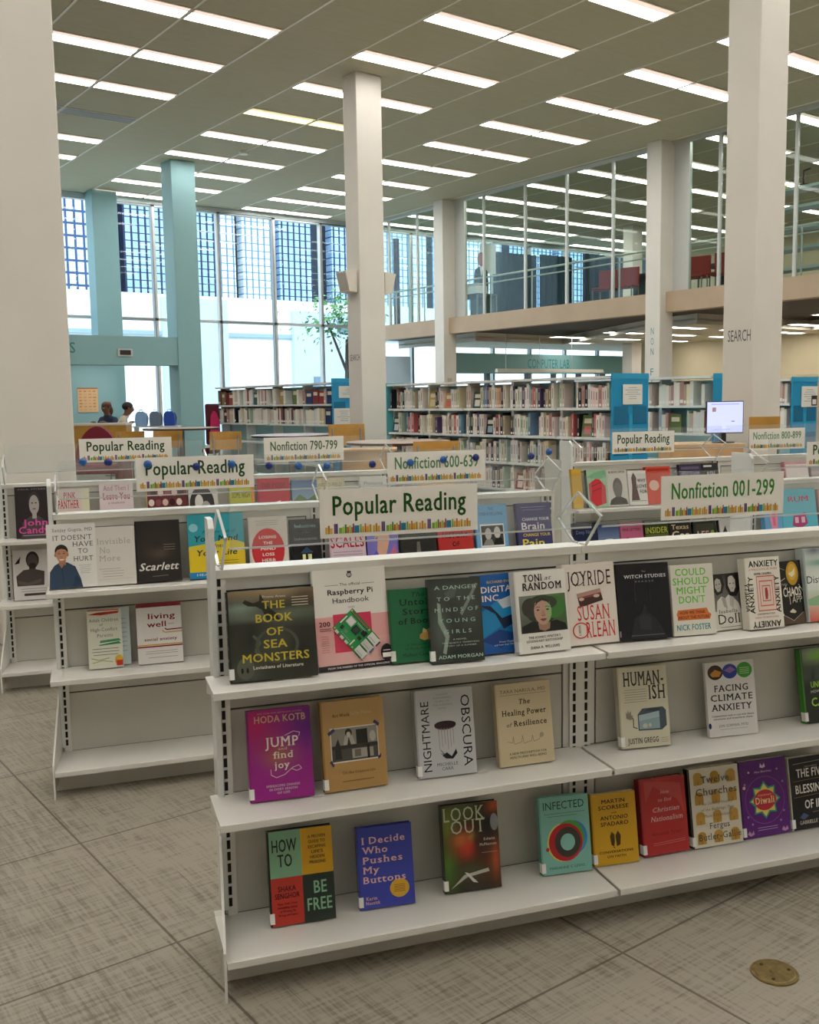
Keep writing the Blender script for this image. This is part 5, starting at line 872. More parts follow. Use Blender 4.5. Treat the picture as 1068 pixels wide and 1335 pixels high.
for key,row,s,u,v,yaw,w,h,t in BOOKS:
    a=ADJ.get(key,{}); w=a.get('w',w); v+=a.get('dv',0); u+=a.get('du',0)
    lean=R(10 if row=='A' else 11)
    cov,spine,ops,label,pb,st,gl=COV[key]
    z=SHZ[s]*SCZ[row]+t*math.sin(lean)+.0006
    o=make_book('book',w,h,t,cov,spine,ops,pb,st,gl,W(u,v,z),(-lean,0,CA+R(yaw)))
    tag(o,label,'book','face-out books on the display cases')
o=make_book('book',.105,.2,.018,'#c9d9dc',None,lines(.2,.9,.8,8,.08,'#8aa0a8'),True,False,True,W(.024,3.529+.030,SHZ[2]*SCZ['B']+.0045),(-R(10),0,CA))
tag(o,'pale blue paperback peeking out behind the brush-stroke paperback','book','face-out books on the display cases')
# ------------------------------------------------------------------ tall bookcases behind the tables
teals=mat('teal_shelf_end','#5fb6c4',.4); bluep=mat('bright_blue_end_panel','#1793c6',.3,noise=.04,nscale=5,coat=.2)
bs=mat('pale_bookcase_enamel','#e4e9e8',.4); bbk=mat('aqua_back_panel','#9fcbd4',.6)
SPAL=['#e9e4da','#e6dfd6','#efe9e0','#e3d3cf','#e6d0cc','#d9e0e2','#e9e2c4','#cfd6d9','#dfe3dc','#d9d2c6','#e6e0d4','#c9b9b0','#b98f8a','#8f4a4a','#3a3f52','#2a2f3a','#6f8fa8','#c9c0a0','#a9b9b0','#d9c9c4','#efe9dd','#7a6a5a','#b9a98f','#4f6a5a','#c46a6a','#d9b06a','#e3d3cf','#5a4a6a','#cfd6d9','#22262b','#9fb4c4','#dcc9a9','#b5c9b5']
CN={'#e9e4da':'ivory','#e6dfd6':'oatmeal','#efe9e0':'white','#e6d0cc':'rose white','#d9e0e2':'icy blue','#e9e2c4':'pale yellow','#dfe3dc':'pale mint','#d9d2c6':'pale grey','#e6e0d4':'cream','#c9b9b0':'greige','#b98f8a':'dusty pink','#8f4a4a':'maroon','#3a3f52':'slate blue','#2a2f3a':'dark navy','#6f8fa8':'steel blue','#c9c0a0':'sand','#a9b9b0':'sage grey','#d9c9c4':'pale pink','#efe9dd':'off-white','#7a6a5a':'brown','#b9a98f':'tan','#4f6a5a':'dark green','#c46a6a':'coral red','#d9b06a':'gold','#e3d3cf':'blush','#5a4a6a':'plum','#cfd6d9':'light blue-grey','#22262b':'black','#9fb4c4':'soft blue','#dcc9a9':'beige','#b5c9b5':'pale green'}
def tall_unit(x,y,L,zt,shelves,label,group,proto=None):
    # shelves face -X; local y runs along the length
    if proto is not None: return dup(proto,(x,y,0),0,label)
    r=empty('tall_bookcase',(x,y,0),0,label,'bookcase',group)
    b=MB(); b.box(.27,.285,.01,L-.01,.05,zt-.05); b.build('back_panel',bbk,r)
    b=MB(); b.box(-.01,.30,0,L,zt-.028,zt); b.build('top_board',bs,r)
    for z in shelves:
        b=MB(); b.box(0,.27,.012,L-.012,z-.028,z); b.build('shelf',bs,r)
    for yy in (0,L-.018):
        b=MB(); b.box(.10,.285,yy,yy+.018,0,zt-.028); b.build('side_panel',bs,r)
    return r
SH=[1.19,.86,.53,.20]
R2n=['nearest unit of the long bookcase, beside the blue end panel','second unit of the long bookcase counting from its blue end panel','middle unit of the long bookcase behind the tables','fourth unit of the long bookcase counting from its blue end panel','last unit of the long bookcase, next to the middle column']
units=[]; p=None
for i in range(5):
    u=tall_unit(8.3,7.45+.836*i,.832,1.535,SH,R2n[i],'units of the long bookcase',p); p=p or u; units.append(u)
p1=None; R1n=['blue-ended short bookcase unit left of the middle column','second unit from the column of the short left bookcase','third unit from the column of the short left bookcase','short left bookcase unit nearest the window wall']
for i in range(4):
    u=tall_unit(8.3,13.12+1.0*i,.996,1.60,[1.27,.95,.63,.31],R1n[i],'units of the short left bookcase',p1); p1=p1 or u
p3=None
for i in range(3):
    u=tall_unit(9.84,7.27+.836*i,.832,1.535,SH,['near unit of the bookcase behind the long one, beside its blue end','second unit of the bookcase behind the long one','far unit of the bookcase behind the long one'][i],'units of the second long bookcase',p3); p3=p3 or u
p4=None
for i in range(2):
    u=tall_unit(11.40,7.25+.836*i,.832,1.50,SH,['near unit of the rightmost bookcase by the right column','second unit of the rightmost bookcase behind the right column'][i],'units of the rightmost bookcase',p4); p4=p4 or u
b=MB(); b.box(8.29,8.60,11.632,11.65,0,1.55)
o=b.build('bookcase_end',teals); tag(o,'narrow teal end board of the long bookcase at the middle column','end panel')
def end_board(x0,x1,y,z1,label,notice=None):
    r=empty('bookcase_end_board',((x0+x1)/2,y,0),0,label,'end panel','blue end boards of the tall bookcases'); w=(x1-x0)/2
    b=MB(); b.box(-w,w,-.02,0,0,z1); b.build('board',bluep,r,bevel=.003)
    b=MB(); b.box(-.028,.028,-.026,-.02,.05,z1-.45); b.build('centre_rail',mat('mid_blue_rail','#2aa3d2',.35),r)
    b=MB(); b.box(-w,w,-.025,-.02,z1-.06,z1); b.build('top_rail',mat('mid_blue_rail'),r)
    for k,(a,c) in enumerate(((-w+.03,-.04),(.04,w-.03))):
        for z in (z1-.36,z1-.70,z1-1.04):
            b=MB(); b.box(a,c,-.023,-.02,z-.2,z+.0); b.build('pocket',mat('deep_blue_pocket','#0f6f9c',.25,coat=.3),r)
    return r
end_board(8.30,8.90,7.445,1.56,'bright blue end board with a white notice by the small popular reading sign')
end_board(8.30,8.86,13.11,1.66,'bright blue end board half hidden left of the middle column')
end_board(9.84,10.40,7.26,1.56,'bright blue end board partly hidden by the right column')
end_board(11.40,11.96,7.24,1.52,'bright blue end board with notices at the right edge of the photo')
def notice(x0,x1,y,z0,z1,label,dark=False):
    b=MB(); b.box(0,x1-x0,-.004,0,0,z1-z0,c='#e9e7e0')
    w,h=x1-x0,z1-z0; rnd=random.Random(int(x0*97))
    for k in range(6):
        yy=h*(.82-.11*k); q=w*rnd.uniform(.3,.8); b.face([(w*.5-q/2,-.0045,yy),(w*.5+q/2,-.0045,yy),(w*.5+q/2,-.0045,yy+h*.025),(w*.5-q/2,-.0045,yy+h*.025)],'#8a9aa0')
    if dark:
        b.box(w*.62,w*.98,-.005,-.004,h*.05,h*.55,c='#2b2b2d'); b.box(w*.68,w*.92,-.0056,-.005,h*.12,h*.36,c='#e6e6e2')
    o=b.build('notice',paper,None,(x0,y,z0)); return tag(o,label,'notice')
notice(8.46,8.78,7.415,1.22,1.44,'white printed notice on the middle blue end board')
notice(8.42,8.86,13.085,1.36,1.54,'pale notice on the blue end board left of the middle column')
notice(10.06,10.36,7.23,1.20,1.42,'white notice on the blue end board touching the right column')
notice(11.58,11.94,7.21,1.14,1.40,'white notice with a black picture at the right edge',True)
notice(8.32,8.70,13.085,.93,1.20,'lilac leaflet on the lower part of the left blue board')
def spine_book(x,y,z,t,h,d,c,label,lean=0):
    b=MB(); b.box(0,d,0,t,0,h,c=c)
    l=lin(c); lum=l[0]+l[1]+l[2]
    b.box(-.0006,0,t*.2,t*.8,h*.06,h*.17,c='#efeee9')
    b.box(-.0005,0,t*.38,t*.62,h*.38,h*.80,c='#77706a' if lum>.9 else '#cfc8b8')
    o=b.build('book',paper,None,(x,y,z),(R(lean),0,0)); return o
REST=MB()
def shelf_books(x,y0,L,shelves,tops,where,group,dens,seed,skip=(),tscale=1.0,rest=False):
    rnd=random.Random(seed)
    for si,z in enumerate(shelves):
        if si in skip: continue
        n=0; y=y0+L-.03; gap=tops[si]
        while y>y0+.08:
            r=rnd.random()
            if r<dens[1]: y-=rnd.uniform(.05,.13); continue
            if r<dens[2]:     # face-out on a stand
                w=rnd.uniform(.13,.19); h=min(gap-.03,rnd.uniform(.20,.26)); y-=w+.012
                if y<y0+.03: break
                n+=1; c=rnd.choice(['#2a3f6a','#22303a','#6a7a4a','#b99a5a','#3a5f5a','#c9c4b4','#8f3a3a','#1f6a7a'])
                if rest: REST.box(x+.05,x+.075,y,y+w,z+.0005,z+h,c=c); REST.box(x+.0494,x+.05,y+w*.15,y+w*.85,z+h*.6,z+h*.84,c='#e0d8c4'); y-=.012; continue
                b=MB(); b.box(0,.024,0,w,0,h,c=c); b.box(-.0006,0,w*.15,w*.85,h*.62,h*.84,c='#e0d8c4'); b.box(-.0006,0,w*.2,w*.8,h*.12,h*.5,c=rnd.choice(SPAL))
                o=b.build('book',paper,None,(x+.05,y,z+.0005),(0,R(8),0))
                tag(o,'face-out book, %s from left, %s shelf, %s'%(ORD[min(n,29)-1],['top','second','third','fourth'][si],where),'book',group)
                y-=.012
            else:
                t=rnd.uniform(.020,.040)*tscale; h=min(gap-.03,rnd.uniform(.215,.29)); d=rnd.uniform(.13,.18); c=rnd.choice(SPAL[:14] if rest and rnd.random()<.7 else SPAL)
                y-=t+.0012
                if y<y0+.03: break
                n+=1
                if rest: REST.box(x+.03,x+.03+d,y,y+t,z+.0005,z+h,c=c); REST.box(x+.0294,x+.03,y+t*.1,y+t*.9,z+h*.1,z+h*.24,c='#efeee9'); continue
                o=spine_book(x+.03,y,z+.0005,t,h,d,c,'')
                tag(o,'%s spine, %s from left, %s shelf, %s'%(CN[c],ORD[min(n,29)-1],['top','second','third','fourth'][si],where),'book',group)
ORD+=['twenty-first','twenty-second','twenty-third','twenty-fourth','twenty-fifth','twenty-sixth','twenty-seventh','twenty-eighth','twenty-ninth','thirtieth']
tp=[.315,.305,.305,.305]
UN=['long bookcase unit beside the blue board','second long bookcase unit','middle long bookcase unit','fourth long bookcase unit','long bookcase unit by the column']
for i in range(5):
    shelf_books(8.3,7.45+.836*i,.832,SH,tp,UN[i],'books in the long bookcase',(.0,.10,.16),11+i,skip=(3,) if i>2 else (),tscale=1.35)
for i in range(4):
    shelf_books(8.3,13.12+i,.996,[1.27,.95,.63],[.30,.295,.295],['short left bookcase by the column','short left bookcase, second unit','short left bookcase, third unit','short left bookcase by the windows'][i],'books in the short left bookcase',(.0,.12,.22),31+i,skip=(2,),tscale=1.7,rest=True)
for i in range(2):
    shelf_books(9.84,7.27+.836*i,.832,SH,tp,['bookcase behind the long one, near unit','bookcase behind the long one, second unit'][i],'books in the second long bookcase',(.0,.12,.2),51+i,skip=(2,3),tscale=1.5,rest=True)
shelf_books(11.40,7.25,.832,SH,tp,'rightmost bookcase','books in the rightmost bookcase',(.0,.08,.1),61,skip=(2,3),tscale=1.4,rest=True)
o=REST.build('books',paper); o['kind']='stuff'; tag(o,'books on the short left bookcase and on the bookcases behind the long one','books')
# ------------------------------------------------------------------ tables, chairs, desks
wood=mat('mustard_wood','#b98a3a',.4,noise=.12,nscale=7); beech=mat('beige_beech_wood','#cda77a',.45,noise=.10,nscale=5)
topm=mat('pink_grey_laminate','#c4b2a8',.28); edgem2=mat('dark_table_edge','#4a3a36',.5); steel=mat('grey_steel','#8a8c8e',.35,.7)
def round_table(x,y,r,z,label,m=topm):
    t=empty('round_table',(x,y,0),0,label,'table','round reading tables')
    b=MB(); b.cyl((0,0,z-.006),(0,0,z),r,r-.004,48); b.build('tabletop',m,t)
    b=MB(); b.cyl((0,0,z-.034),(0,0,z-.006),r-.012,r,48); b.build('edge_band',edgem2,t)
    b=MB(); b.cyl((0,0,.03),(0,0,z-.034),.05,.05,16); b.build('pedestal',steel,t)
    b=MB(); b.cyl((0,0,0),(0,0,.03),.32,.28,32); b.build('foot',steel,t)
    return t
round_table(7.45,10.22,.66,.795,'round pinkish table in front of the long bookcase left end')
round_table(7.24,12.54,.575,.845,'round lilac-white table left of the middle column',mat('lilac_laminate','#cfcbd8',.25))
round_table(7.25,16.35,.66,.895,'dark-edged round table in front of the teal post')
def wchair(label,loc,rz,proto=None):
    if proto: return dup(proto,loc,rz,label)
    t=empty('wooden_chair',loc,rz,label,'chair','mustard wooden chairs at the tables')
    b=MB(); b.prism([(-.21,-.2),(.21,-.2),(.19,.21),(-.19,.21)],'z',.44,.462); b.build('seat',wood,t,bevel=.006)
    n=10; V=[];F=[]
    for i in range(n+1):
        a=-.24+.48*i/n; yb=.22+.05*(1-(a/.24)**2)
        for zz,dy in ((.60,0),(.875,.035)):
            V+= [(a,yb+dy,zz),(a,yb+dy+.016,zz)]
    for i in range(n):
        k=4*i; F+=[(k,k+4,k+6,k+2),(k+1,k+3,k+7,k+5),(k+2,k+6,k+7,k+3),(k,k+1,k+5,k+4)]
    F+=[(0,2,3,1),(4*n,4*n+1,4*n+3,4*n+2)]
    b=MB(); b.mesh(V,F); b.build('backrest',wood,t)
    for sx in (-1,1):
        b=MB(); b.cyl((sx*.19,-.18,0),(sx*.18,-.17,.44),.013); b.build('leg',steel,t)
        b=MB(); b.tube([(sx*.2,.24,0),(sx*.18,.2,.46),(sx*.19,.268,.82)],.013); b.build('leg',steel,t)
    return t
ch=None
for loc,rz,l in [((6.30,7.98,0),-37,'wooden chair right of the round table nearest the long bookcase'),((6.76,13.7,0),-30,'wooden chair in front of the short left bookcase'),((6.42,15.2,0),-40,'wooden chair at the dark-edged table before the teal post'),((5.92,15.55,0),-40,'wooden chair left of the dark-edged table behind the maroon armchair'),((7.75,11.75,0),-20,'wooden chair in front of the middle column')]:
    c=wchair(l,loc,R(rz),ch); ch=ch or c
    if 'middle column' in l: c.scale=(1.1,1.1,1.12)
# long study counter and screens on the left
t=empty('study_counter',(6.05,17.0,0),R(-37),'long study counter with wooden front at the left, before the two people','table')
b=MB(); b.box(-.75,.50,-.2,.2,.965,1.0); b.build('countertop',mat('pale_counter_laminate','#d8cfc8',.3),t)
b=MB(); b.box(-.75,.50,-.19,-.16,.3,.963); b.build('front_panel',wood,t)
for x in (-.72,.46):
    b=MB(); b.box(x,x+.03,-.16,.19,0,.963); b.build('side_panel',wood,t)
t=empty('armchair',(4.95,14.2,0),R(-32),'maroon upholstered armchair with rounded back at left','armchair')
b=MB(); n=16; V=[];F=[]
prof=[(-.34+.68*i/n,.45+.55*(math.sin(math.pi*min(1,max(0,(i/n)))))**.55) for i in range(n+1)]
b.prism([(-.34,.40)]+prof+[(.34,.40)],'y',.2,.34,smooth=False); 
mar=mat('maroon_upholstery','#7a1f33',.8,noise=.08,nscale=40); b.build('backrest',mar,t,bevel=.03)
b=MB(); b.box(-.38,.38,-.35,.22,.34,.48); b.build('seat',mar,t,bevel=.03)
for sx in (-1,1):
    b=MB(); b.box(sx*.42-.04,sx*.42+.04,-.35,.3,.2,.66); b.build('arm',mat('red_brown_wood','#6a2f28',.5),t,bevel=.01)
for sx in (-1,1):
    for y in (-.3,.28):
        b=MB(); b.cyl((sx*.36,y,0),(sx*.36,y,.36),.02); b.build('leg',MATS['red_brown_wood'],t)
# a row of small blue backpacks on the low window counter
t=empty('window_counter',(7.38,17.74,0),R(-37),'low counter carrying the blue backpacks by the bright window','table')
b=MB(); b.box(-.42,.42,-.13,.17,.885,.91); b.build('countertop',mat('white_laminate','#d5d6d8',.3),t)
for x in (-.40,.37):
    b=MB(); b.box(x,x+.03,-.1,.15,0,.885); b.build('side_panel',MATS['white_laminate'],t)
def backpack(x,y,m,label):
    t=empty('backpack',(x,y,.9105),R(-37),label,'backpack','blue backpacks in a row by the low window')
    prof=[(-.095,0),(-.105,.12),(-.092,.22),(-.05,.265),(.05,.265),(.092,.22),(.105,.12),(.095,0)]
    b=MB(); b.prism(prof,'y',-.05,.05); b.build('body',m,t,bevel=.015)
    b=MB(); b.prism([(-.07,.02),(-.075,.10),(-.05,.13),(.05,.13),(.075,.10),(.07,.02)],'y',-.068,-.05); b.build('front_pocket',m,t,bevel=.008)
    b=MB(); b.tube([(-.03,.0,.26),(-.025,.0,.30),(.025,.0,.30),(.03,.0,.26)],.007); b.build('handle',mat('pale_handle','#b9c9d9',.4),t)
    for sx in (-1,1):
        b=MB(); b.tube([(sx*.085,.052,.23),(sx*.11,.07,.15),(sx*.095,.055,.03)],.010); b.build('strap',mat('black_webbing','#1f2226',.6),t)
for k,(x,y,c,l) in enumerate([(7.15,17.90,'#8fb4e0','light blue backpack beside the person in cream'),(7.36,17.74,'#6f8098','grey-blue backpack between the two bluer ones'),(7.57,17.58,'#2450b4','royal blue backpack nearest the teal post')]):
    backpack(x,y,mat('backpack_fabric_%d'%k,c,.7),l)
t=empty('draped_chair',(8.0,16.8,0),R(-37),'maroon chair draped with a hot pink coat right of the teal post','chair')
b=MB(); b.box(-.12,.14,.2,.26,.55,1.30); b.build('backrest',mat('dark_maroon','#5a1526',.8),t,bevel=.03)
b=MB(); b.box(-.12,.14,-.2,.2,.4,.5); b.build('seat',MATS['dark_maroon'],t,bevel=.03)
b=MB(); b.prism([(-.02,.75),(.0,1.08),(.05,1.18),(.10,1.14),(.15,.96),(.155,.72)],'y',.12,.2); b.build('coat',mat('hot_pink_cloth','#d02a6a',.8),t,bevel=.03)
for sx in (-.1,.12):
    for y in (-.15,.22):
        b=MB(); b.cyl((sx,y,0),(sx,y,.4),.015); b.build('leg',steel,t)
b=MB(); b.box(0,.42,-.006,0,0,.50,c='#e0b98a'); 
rnd=random.Random(5)
for r_ in range(7):
    for c_ in range(4): b.face([(.03+.095*c_,-.0065,.04+.062*r_),(.03+.095*c_+rnd.uniform(.04,.08),-.0065,.04+.062*r_),(.03+.095*c_+.06,-.0065,.065+.062*r_),(.03+.095*c_,-.0065,.065+.062*r_)],rnd.choice(['#c99a7a','#b98a5a','#d9a98a']))
b.box(0,.42,-.008,-.006,.47,.50,c='#a9785a')
tag(b.build('wall_poster',plainpaint,None,(6.82,20.395,1.17)),'tan printed poster on the teal wall above the seated people','poster')
# service desk with the monitor
t=empty('service_desk',(7.62,5.75,0),R(-37),'light wooden service desk under the computer monitor','desk')
b=MB(); b.box(-.36,.32,-.30,.22,.84,.875); b.build('desktop',beech,t,bevel=.004)
b=MB(); b.box(-.34,.30,-.29,-.27,.755,.84); b.build('apron',beech,t)
b=MB(); b.box(.13,.26,-.285,-.265,0,.755); b.build('drawer_front',wood,t)
b=MB(); b.box(.265,.30,-.285,-.265,0,.755); b.build('front_panel',beech,t)
b=MB(); b.box(-.34,.30,.18,.20,.0,.84); b.build('modesty_panel',mat('dark_brown_wood','#4a2f1a',.5,noise=.1),t)
b=MB(); b.box(-.34,-.32,-.28,.18,0,.84); b.build('side_panel',beech,t)
t=empty('computer_monitor',(7.65,5.51,.876),R(-30),'flat computer monitor with a pale lilac screen on the service desk','monitor')
b=MB(); b.box(-.175,.175,0,.022,.085,.375); b.build('bezel',mat('monitor_black','#1c1d22',.4),t,bevel=.003)
b=MB(); b.box(-.167,.167,-.0015,0,.095,.367); b.build('screen',mat('screen_lilac','#b9bfe8',.3,emit='#b4bdf2',es=.75),t)
b=MB(); b.box(-.12,-.085,-.0025,-.0015,.28,.32,c='#d9b9b9'); b.box(.06,.09,-.0025,-.0015,.19,.198,c='#8a8fb4'); b.box(-.13,.13,-.0025,-.0015,.345,.35,c='#9aa4dc'); b.box(-.11,.05,-.0025,-.0015,.12,.123,c='#9aa4dc'); b.build('screen_content',plainpaint,t)
b=MB(); b.box(-.025,.025,.02,.05,.0,.2); b.build('stand',MATS['monitor_black'],t)
b=MB(); b.cyl((0,.03,0),(0,.03,.012),.10,n=24); b.build('stand_foot',MATS['monitor_black'],t)
t=empty('desk_screen_panel',(8.03,5.36,0),R(-37),'mustard wooden chair back standing in front of the right column','chair')
b=MB(); b.box(-.14,.14,-.01,.01,.90,1.105); b.build('backrest',wood,t,bevel=.004)
b=MB(); b.box(-.17,.17,-.3,0,.60,.63); b.build('seat',wood,t,bevel=.004)
for sx in (-1,1):
    b=MB(); b.cyl((sx*.13,0,0),(sx*.13,0,.92),.012); b.build('leg',steel,t)
    b=MB(); b.cyl((sx*.14,-.28,0),(sx*.14,-.28,.6),.012); b.build('leg',steel,t)
t.name='tall_wooden_chair'
# curved wooden counter in front of the middle column
t=empty('curved_counter',(6.62,9.62,0),R(-37),'curved beige wooden counter left of the nonfiction 600 sign','counter')
n=14; pr=[]; 
for i in range(n+1):
    a=R(185+120*i/n); pr.append((.34*math.cos(a),.26*math.sin(a)))
b=MB(); b.prism(pr+[(pr[-1][0],.2),(pr[0][0],.2)],'z',0,.735,smooth=True); b.build('front',beech,t)
b=MB(); b.box(-.36,.30,-.28,.22,.735,.755); b.build('worktop',beech,t)
# ------------------------------------------------------------------ seated people
skinb=mat('brown_skin','#7a5240',.6); 
def person(loc,rz,cloth,trous,hairm,label,longhair=False,lean=0.0):
    P=[('pelvis',(0,0,.56),.135),('waist',(0,.0,.74),.125),('chest',(0,-.03,.95),.15),('neckb',(0,-.05,1.10),.075),('neck',(0,-.065,1.15),.05),('chin',(0,-.10,1.205),.072),('head',(0,-.085,1.285),.088),('crown',(0,-.07,1.33),.06),('nose',(0,-.185,1.25),.014)]
    E=[(0,1),(1,2),(2,3),(3,4),(4,5),(5,6),(6,7),(5,8)]
    for s in (-1,1):
        k=len(P)
        P+=[('sh',(s*.17,-.03,1.03),.062),('el',(s*.21,-.12,.84),.045),('wr',(s*.13,-.27,.965),.03),('palm',(s*.11,-.33,.985),.028)]
        E+=[(2,k),(k,k+1),(k+1,k+2),(k+2,k+3)]
        for f,(dx,ln) in enumerate(((-.026,.06),(-.009,.075),(.009,.072),(.024,.058))):
            q=len(P); P+=[('f',(s*.11+dx,-.33-.035,.99),.010),('f',(s*.11+dx,-.33-ln,.975),.008)]; E+=[(k+3,q),(q,q+1)]
        q=len(P); P+=[('th',(s*.075,-.33,.985),.011)]; E+=[(k+2,q)]
        k=len(P); P+=[('hip',(s*.10,-.02,.54),.10),('kn',(s*.12,-.42,.52),.065),('an',(s*.12,-.40,.10),.045),('toe',(s*.13,-.55,.04),.038)]
        E+=[(0,k),(k,k+1),(k+1,k+2),(k+2,k+3)]
    L=lambda q:(q[0],q[1]-lean*max(0,min(q[2],1.2)-.6),q[2]-.10*lean*max(0,q[2]-.6))
    P=[(p[0],L(p[1]) if p[0] not in ('wr','palm','f','th') else p[1],p[2]) for p in P]
    me=bpy.data.meshes.new('person'); me.from_pydata([p[1] for p in P],E,[])
    o=bpy.data.objects.new('person',me); col.objects.link(o)
    sk=o.modifiers.new('skin','SKIN'); sub=o.modifiers.new('sub','SUBSURF'); sub.levels=2; sub.render_levels=2
    sv=me.skin_vertices[0].data
    for i,p in enumerate(P): sv[i].radius=(p[2],p[2]); sv[i].use_root=(i==0)
    bpy.context.view_layer.update()
    m2=bpy.data.meshes.new_from_object(o.evaluated_get(bpy.context.evaluated_depsgraph_get()))
    o.modifiers.clear(); o.data=m2; bpy.data.meshes.remove(me); m2.name='person'
    for m in (skinb,cloth,trous): m2.materials.append(m)
    for f in m2.polygons:
        c=f.center; f.use_smooth=True
        hand=c.y<-.265 and .9<c.z<1.03; head=c.z>1.11
        f.material_index=0 if (hand or head) else (2 if (c.z<.66) else 1)
    dy=-lean*.6; dz=-.10*lean*.68
    b=MB(); b.ball((0,-.066,1.30),.098,n=16,h=10,sc=(1,1.02,.86))
    if longhair:
        b.ball((0,.01,1.20),.085,sc=(1.05,.6,1.3)); b.ball((.0,.0,1.33),.05)
    V=b.V; b.V=[(x,y+dy,(max(z,1.262) if (y<-.11) else z)+dz) for x,y,z in V]
    b.build('hair',hairm,o)
    for s in (-1,1):
        e=MB(); e.ball((s*.032,-.168+dy,1.272+dz),.010,n=8,h=6); e.build('eye',mat('dark_eye','#1a1412',.3),o)
        e=MB(); e.ball((s*.088,-.085+dy,1.262+dz),.022,n=8,h=6,sc=(.4,.8,1.2)); e.build('ear',skinb,o)
    e=MB(); e.ball((0,-.168+dy,1.212+dz),.018,n=10,h=6,sc=(1.3,.4,.35)); e.build('mouth',mat('lip_brown','#6a3a34',.5),o)
    o.location=loc; o.scale=(1.0,)*3; o.rotation_euler=(0,0,rz); tag(o,label,'person'); return o
dk=mat('dark_trousers','#23262d',.8)
person((7.15,19.55,.0),R(-60),mat('navy_cloth','#28344f',.8),dk,mat('auburn_hair','#5d3c2a',.7),'person with reddish tied-back hair in dark blue, seated at left',True)
person((6.74,18.21,.0),R(70),mat('cream_cloth','#cfc4b0',.8),dk,mat('black_hair','#1d1816',.7),'person with short dark hair in a cream top, leaning forward',lean=.32)
def stool(loc,label):
    t=empty('study_stool',loc,0,label,'stool'); 
    b=MB(); b.cyl((0,0,.39),(0,0,.43),.19,n=24); b.build('seat',wood,t)
    b=MB(); b.cyl((0,0,.02),(0,0,.39),.03); b.build('post',steel,t)
    b=MB(); b.cyl((0,0,0),(0,0,.02),.2,n=24); b.build('foot',steel,t)
stool((7.15,19.55,0),'round stool under the person in dark blue'); stool((6.74,18.21,0),'round stool under the person in cream')
# speakers and fittings on the columns
for x,y,rz,l in ((8.27,12.42,90,'white wall speaker on the left face of the middle column'),(8.755,12.40,-90,'white wall speaker on the right face of the middle column')):
    t=empty('wall_speaker',(x,y,2.86),R(-rz),l,'speaker','speakers on the middle column')
    b=MB(); b.prism([(0,.02),(-.13,.03),(-.20,.32),(0,.34)],'x',-.13,.13); b.build('cabinet',mat('speaker_white','#d6d0c2',.5),t,bevel=.008)
    b=MB(); b.prism([(-.135,.05),(-.139,.052),(-.203,.30),(-.199,.30)],'x',-.10,.10); b.build('grille',mat('speaker_grille','#b9b4a8',.7),t)
b=MB(); b.box(-.06,.06,-.02,0,0,.2); tag(b.build('wall_box',mat('beige_plastic','#cbb79a',.5),None,(15.2,18.72,1.62)),'small beige box on the slim column beneath the mezzanine','wall box')
b=MB(); b.cyl((0,0,0),(0,0,-.05),.07,n=20); b.ball((0,0,-.05),.06,n=16,h=8); tag(b.build('ceiling_camera',mat('dark_dome','#3a2a26',.3),None,(22.2,12.2,2.79)),'dark dome camera under the lower ceiling at right','camera')
t=empty('hanging_lamp',(19.0,17.6,0),0,'long white tube lamp hanging before the computer lab wall','lamp')
b=MB(); b.prism([(-.06,1.93),(.06,1.93),(.03,2.01),(-.03,2.01)],'x',-3.3,.3); b.build('lamp_body',mat('lamp_white','#d9d4c4',.4),t)
for x in (-3.0,-1.9,-.8):
    b=MB(); b.cyl((x,0,2.0),(x,0,2.80),.008); b.build('hanger',mullw,t)
# ------------------------------------------------------------------ upstairs
navy=mat('dark_teal_curtain','#0f2a3a',.85,noise=.15,nscale=6)
def curtain(x0,x1,y,z0,z1,label,m=navy):
    n=max(8,int((x1-x0)*14)); pr=[]
    for i in range(n+1): pr.append((x0+(x1-x0)*i/n,y+.05*math.sin(i*1.9)))
    b=MB(); b.prism(pr+[(p[0],p[1]+.02) for p in reversed(pr)],'z',z0,z1,smooth=True); return tag(b.build('curtain',m),label,'curtain','dark curtains on the mezzanine')
curtain(19.2,20.85,21.6,3.22,5.45,'left dark teal curtain on the mezzanine')
curtain(21.0,22.35,21.6,3.22,5.5,'middle dark teal curtain on the mezzanine')
curtain(22.5,24.0,21.3,3.22,5.6,'right dark teal curtain on the mezzanine, tallest')
curtain(16.0,16.2,22.0,3.22,5.6,'narrow plum banner on the mezzanine window',mat('plum_banner','#4a2f5a',.8))
t=empty('poster_figure',(18.45,21.3,3.22),0,'upright cut-out of a person in dark suit on the mezzanine','cut-out poster')
b=MB(); b.box(-.03,.55,0,.012,1.55,2.35,c='#cfd6d4'); b.build('backing_card',plainpaint,t)
b=MB(); b.prism([(-.2,0),(.2,0),(.26,1.3),(.22,1.62),(.07,1.72),(-.07,1.72),(-.22,1.62),(-.26,1.3)],'y',-.02,-.005); b.build('suit',mat('black_suit','#15161c',.7),t)
b=MB(); b.prism([(.13*math.cos(2*math.pi*i/18),1.92+.19*math.sin(2*math.pi*i/18)) for i in range(18)],'y',-.022,-.006); b.build('face',mat('printed_face','#a8553f',.7),t)
b=MB(); b.prism([(-.06,1.72),(.06,1.72),(0,1.45)],'y',-.024,-.02); b.build('shirt_front',mat('white_cloth','#e0e0dc',.7),t)
redm=mat('red_vinyl','#8f2a24',.5)
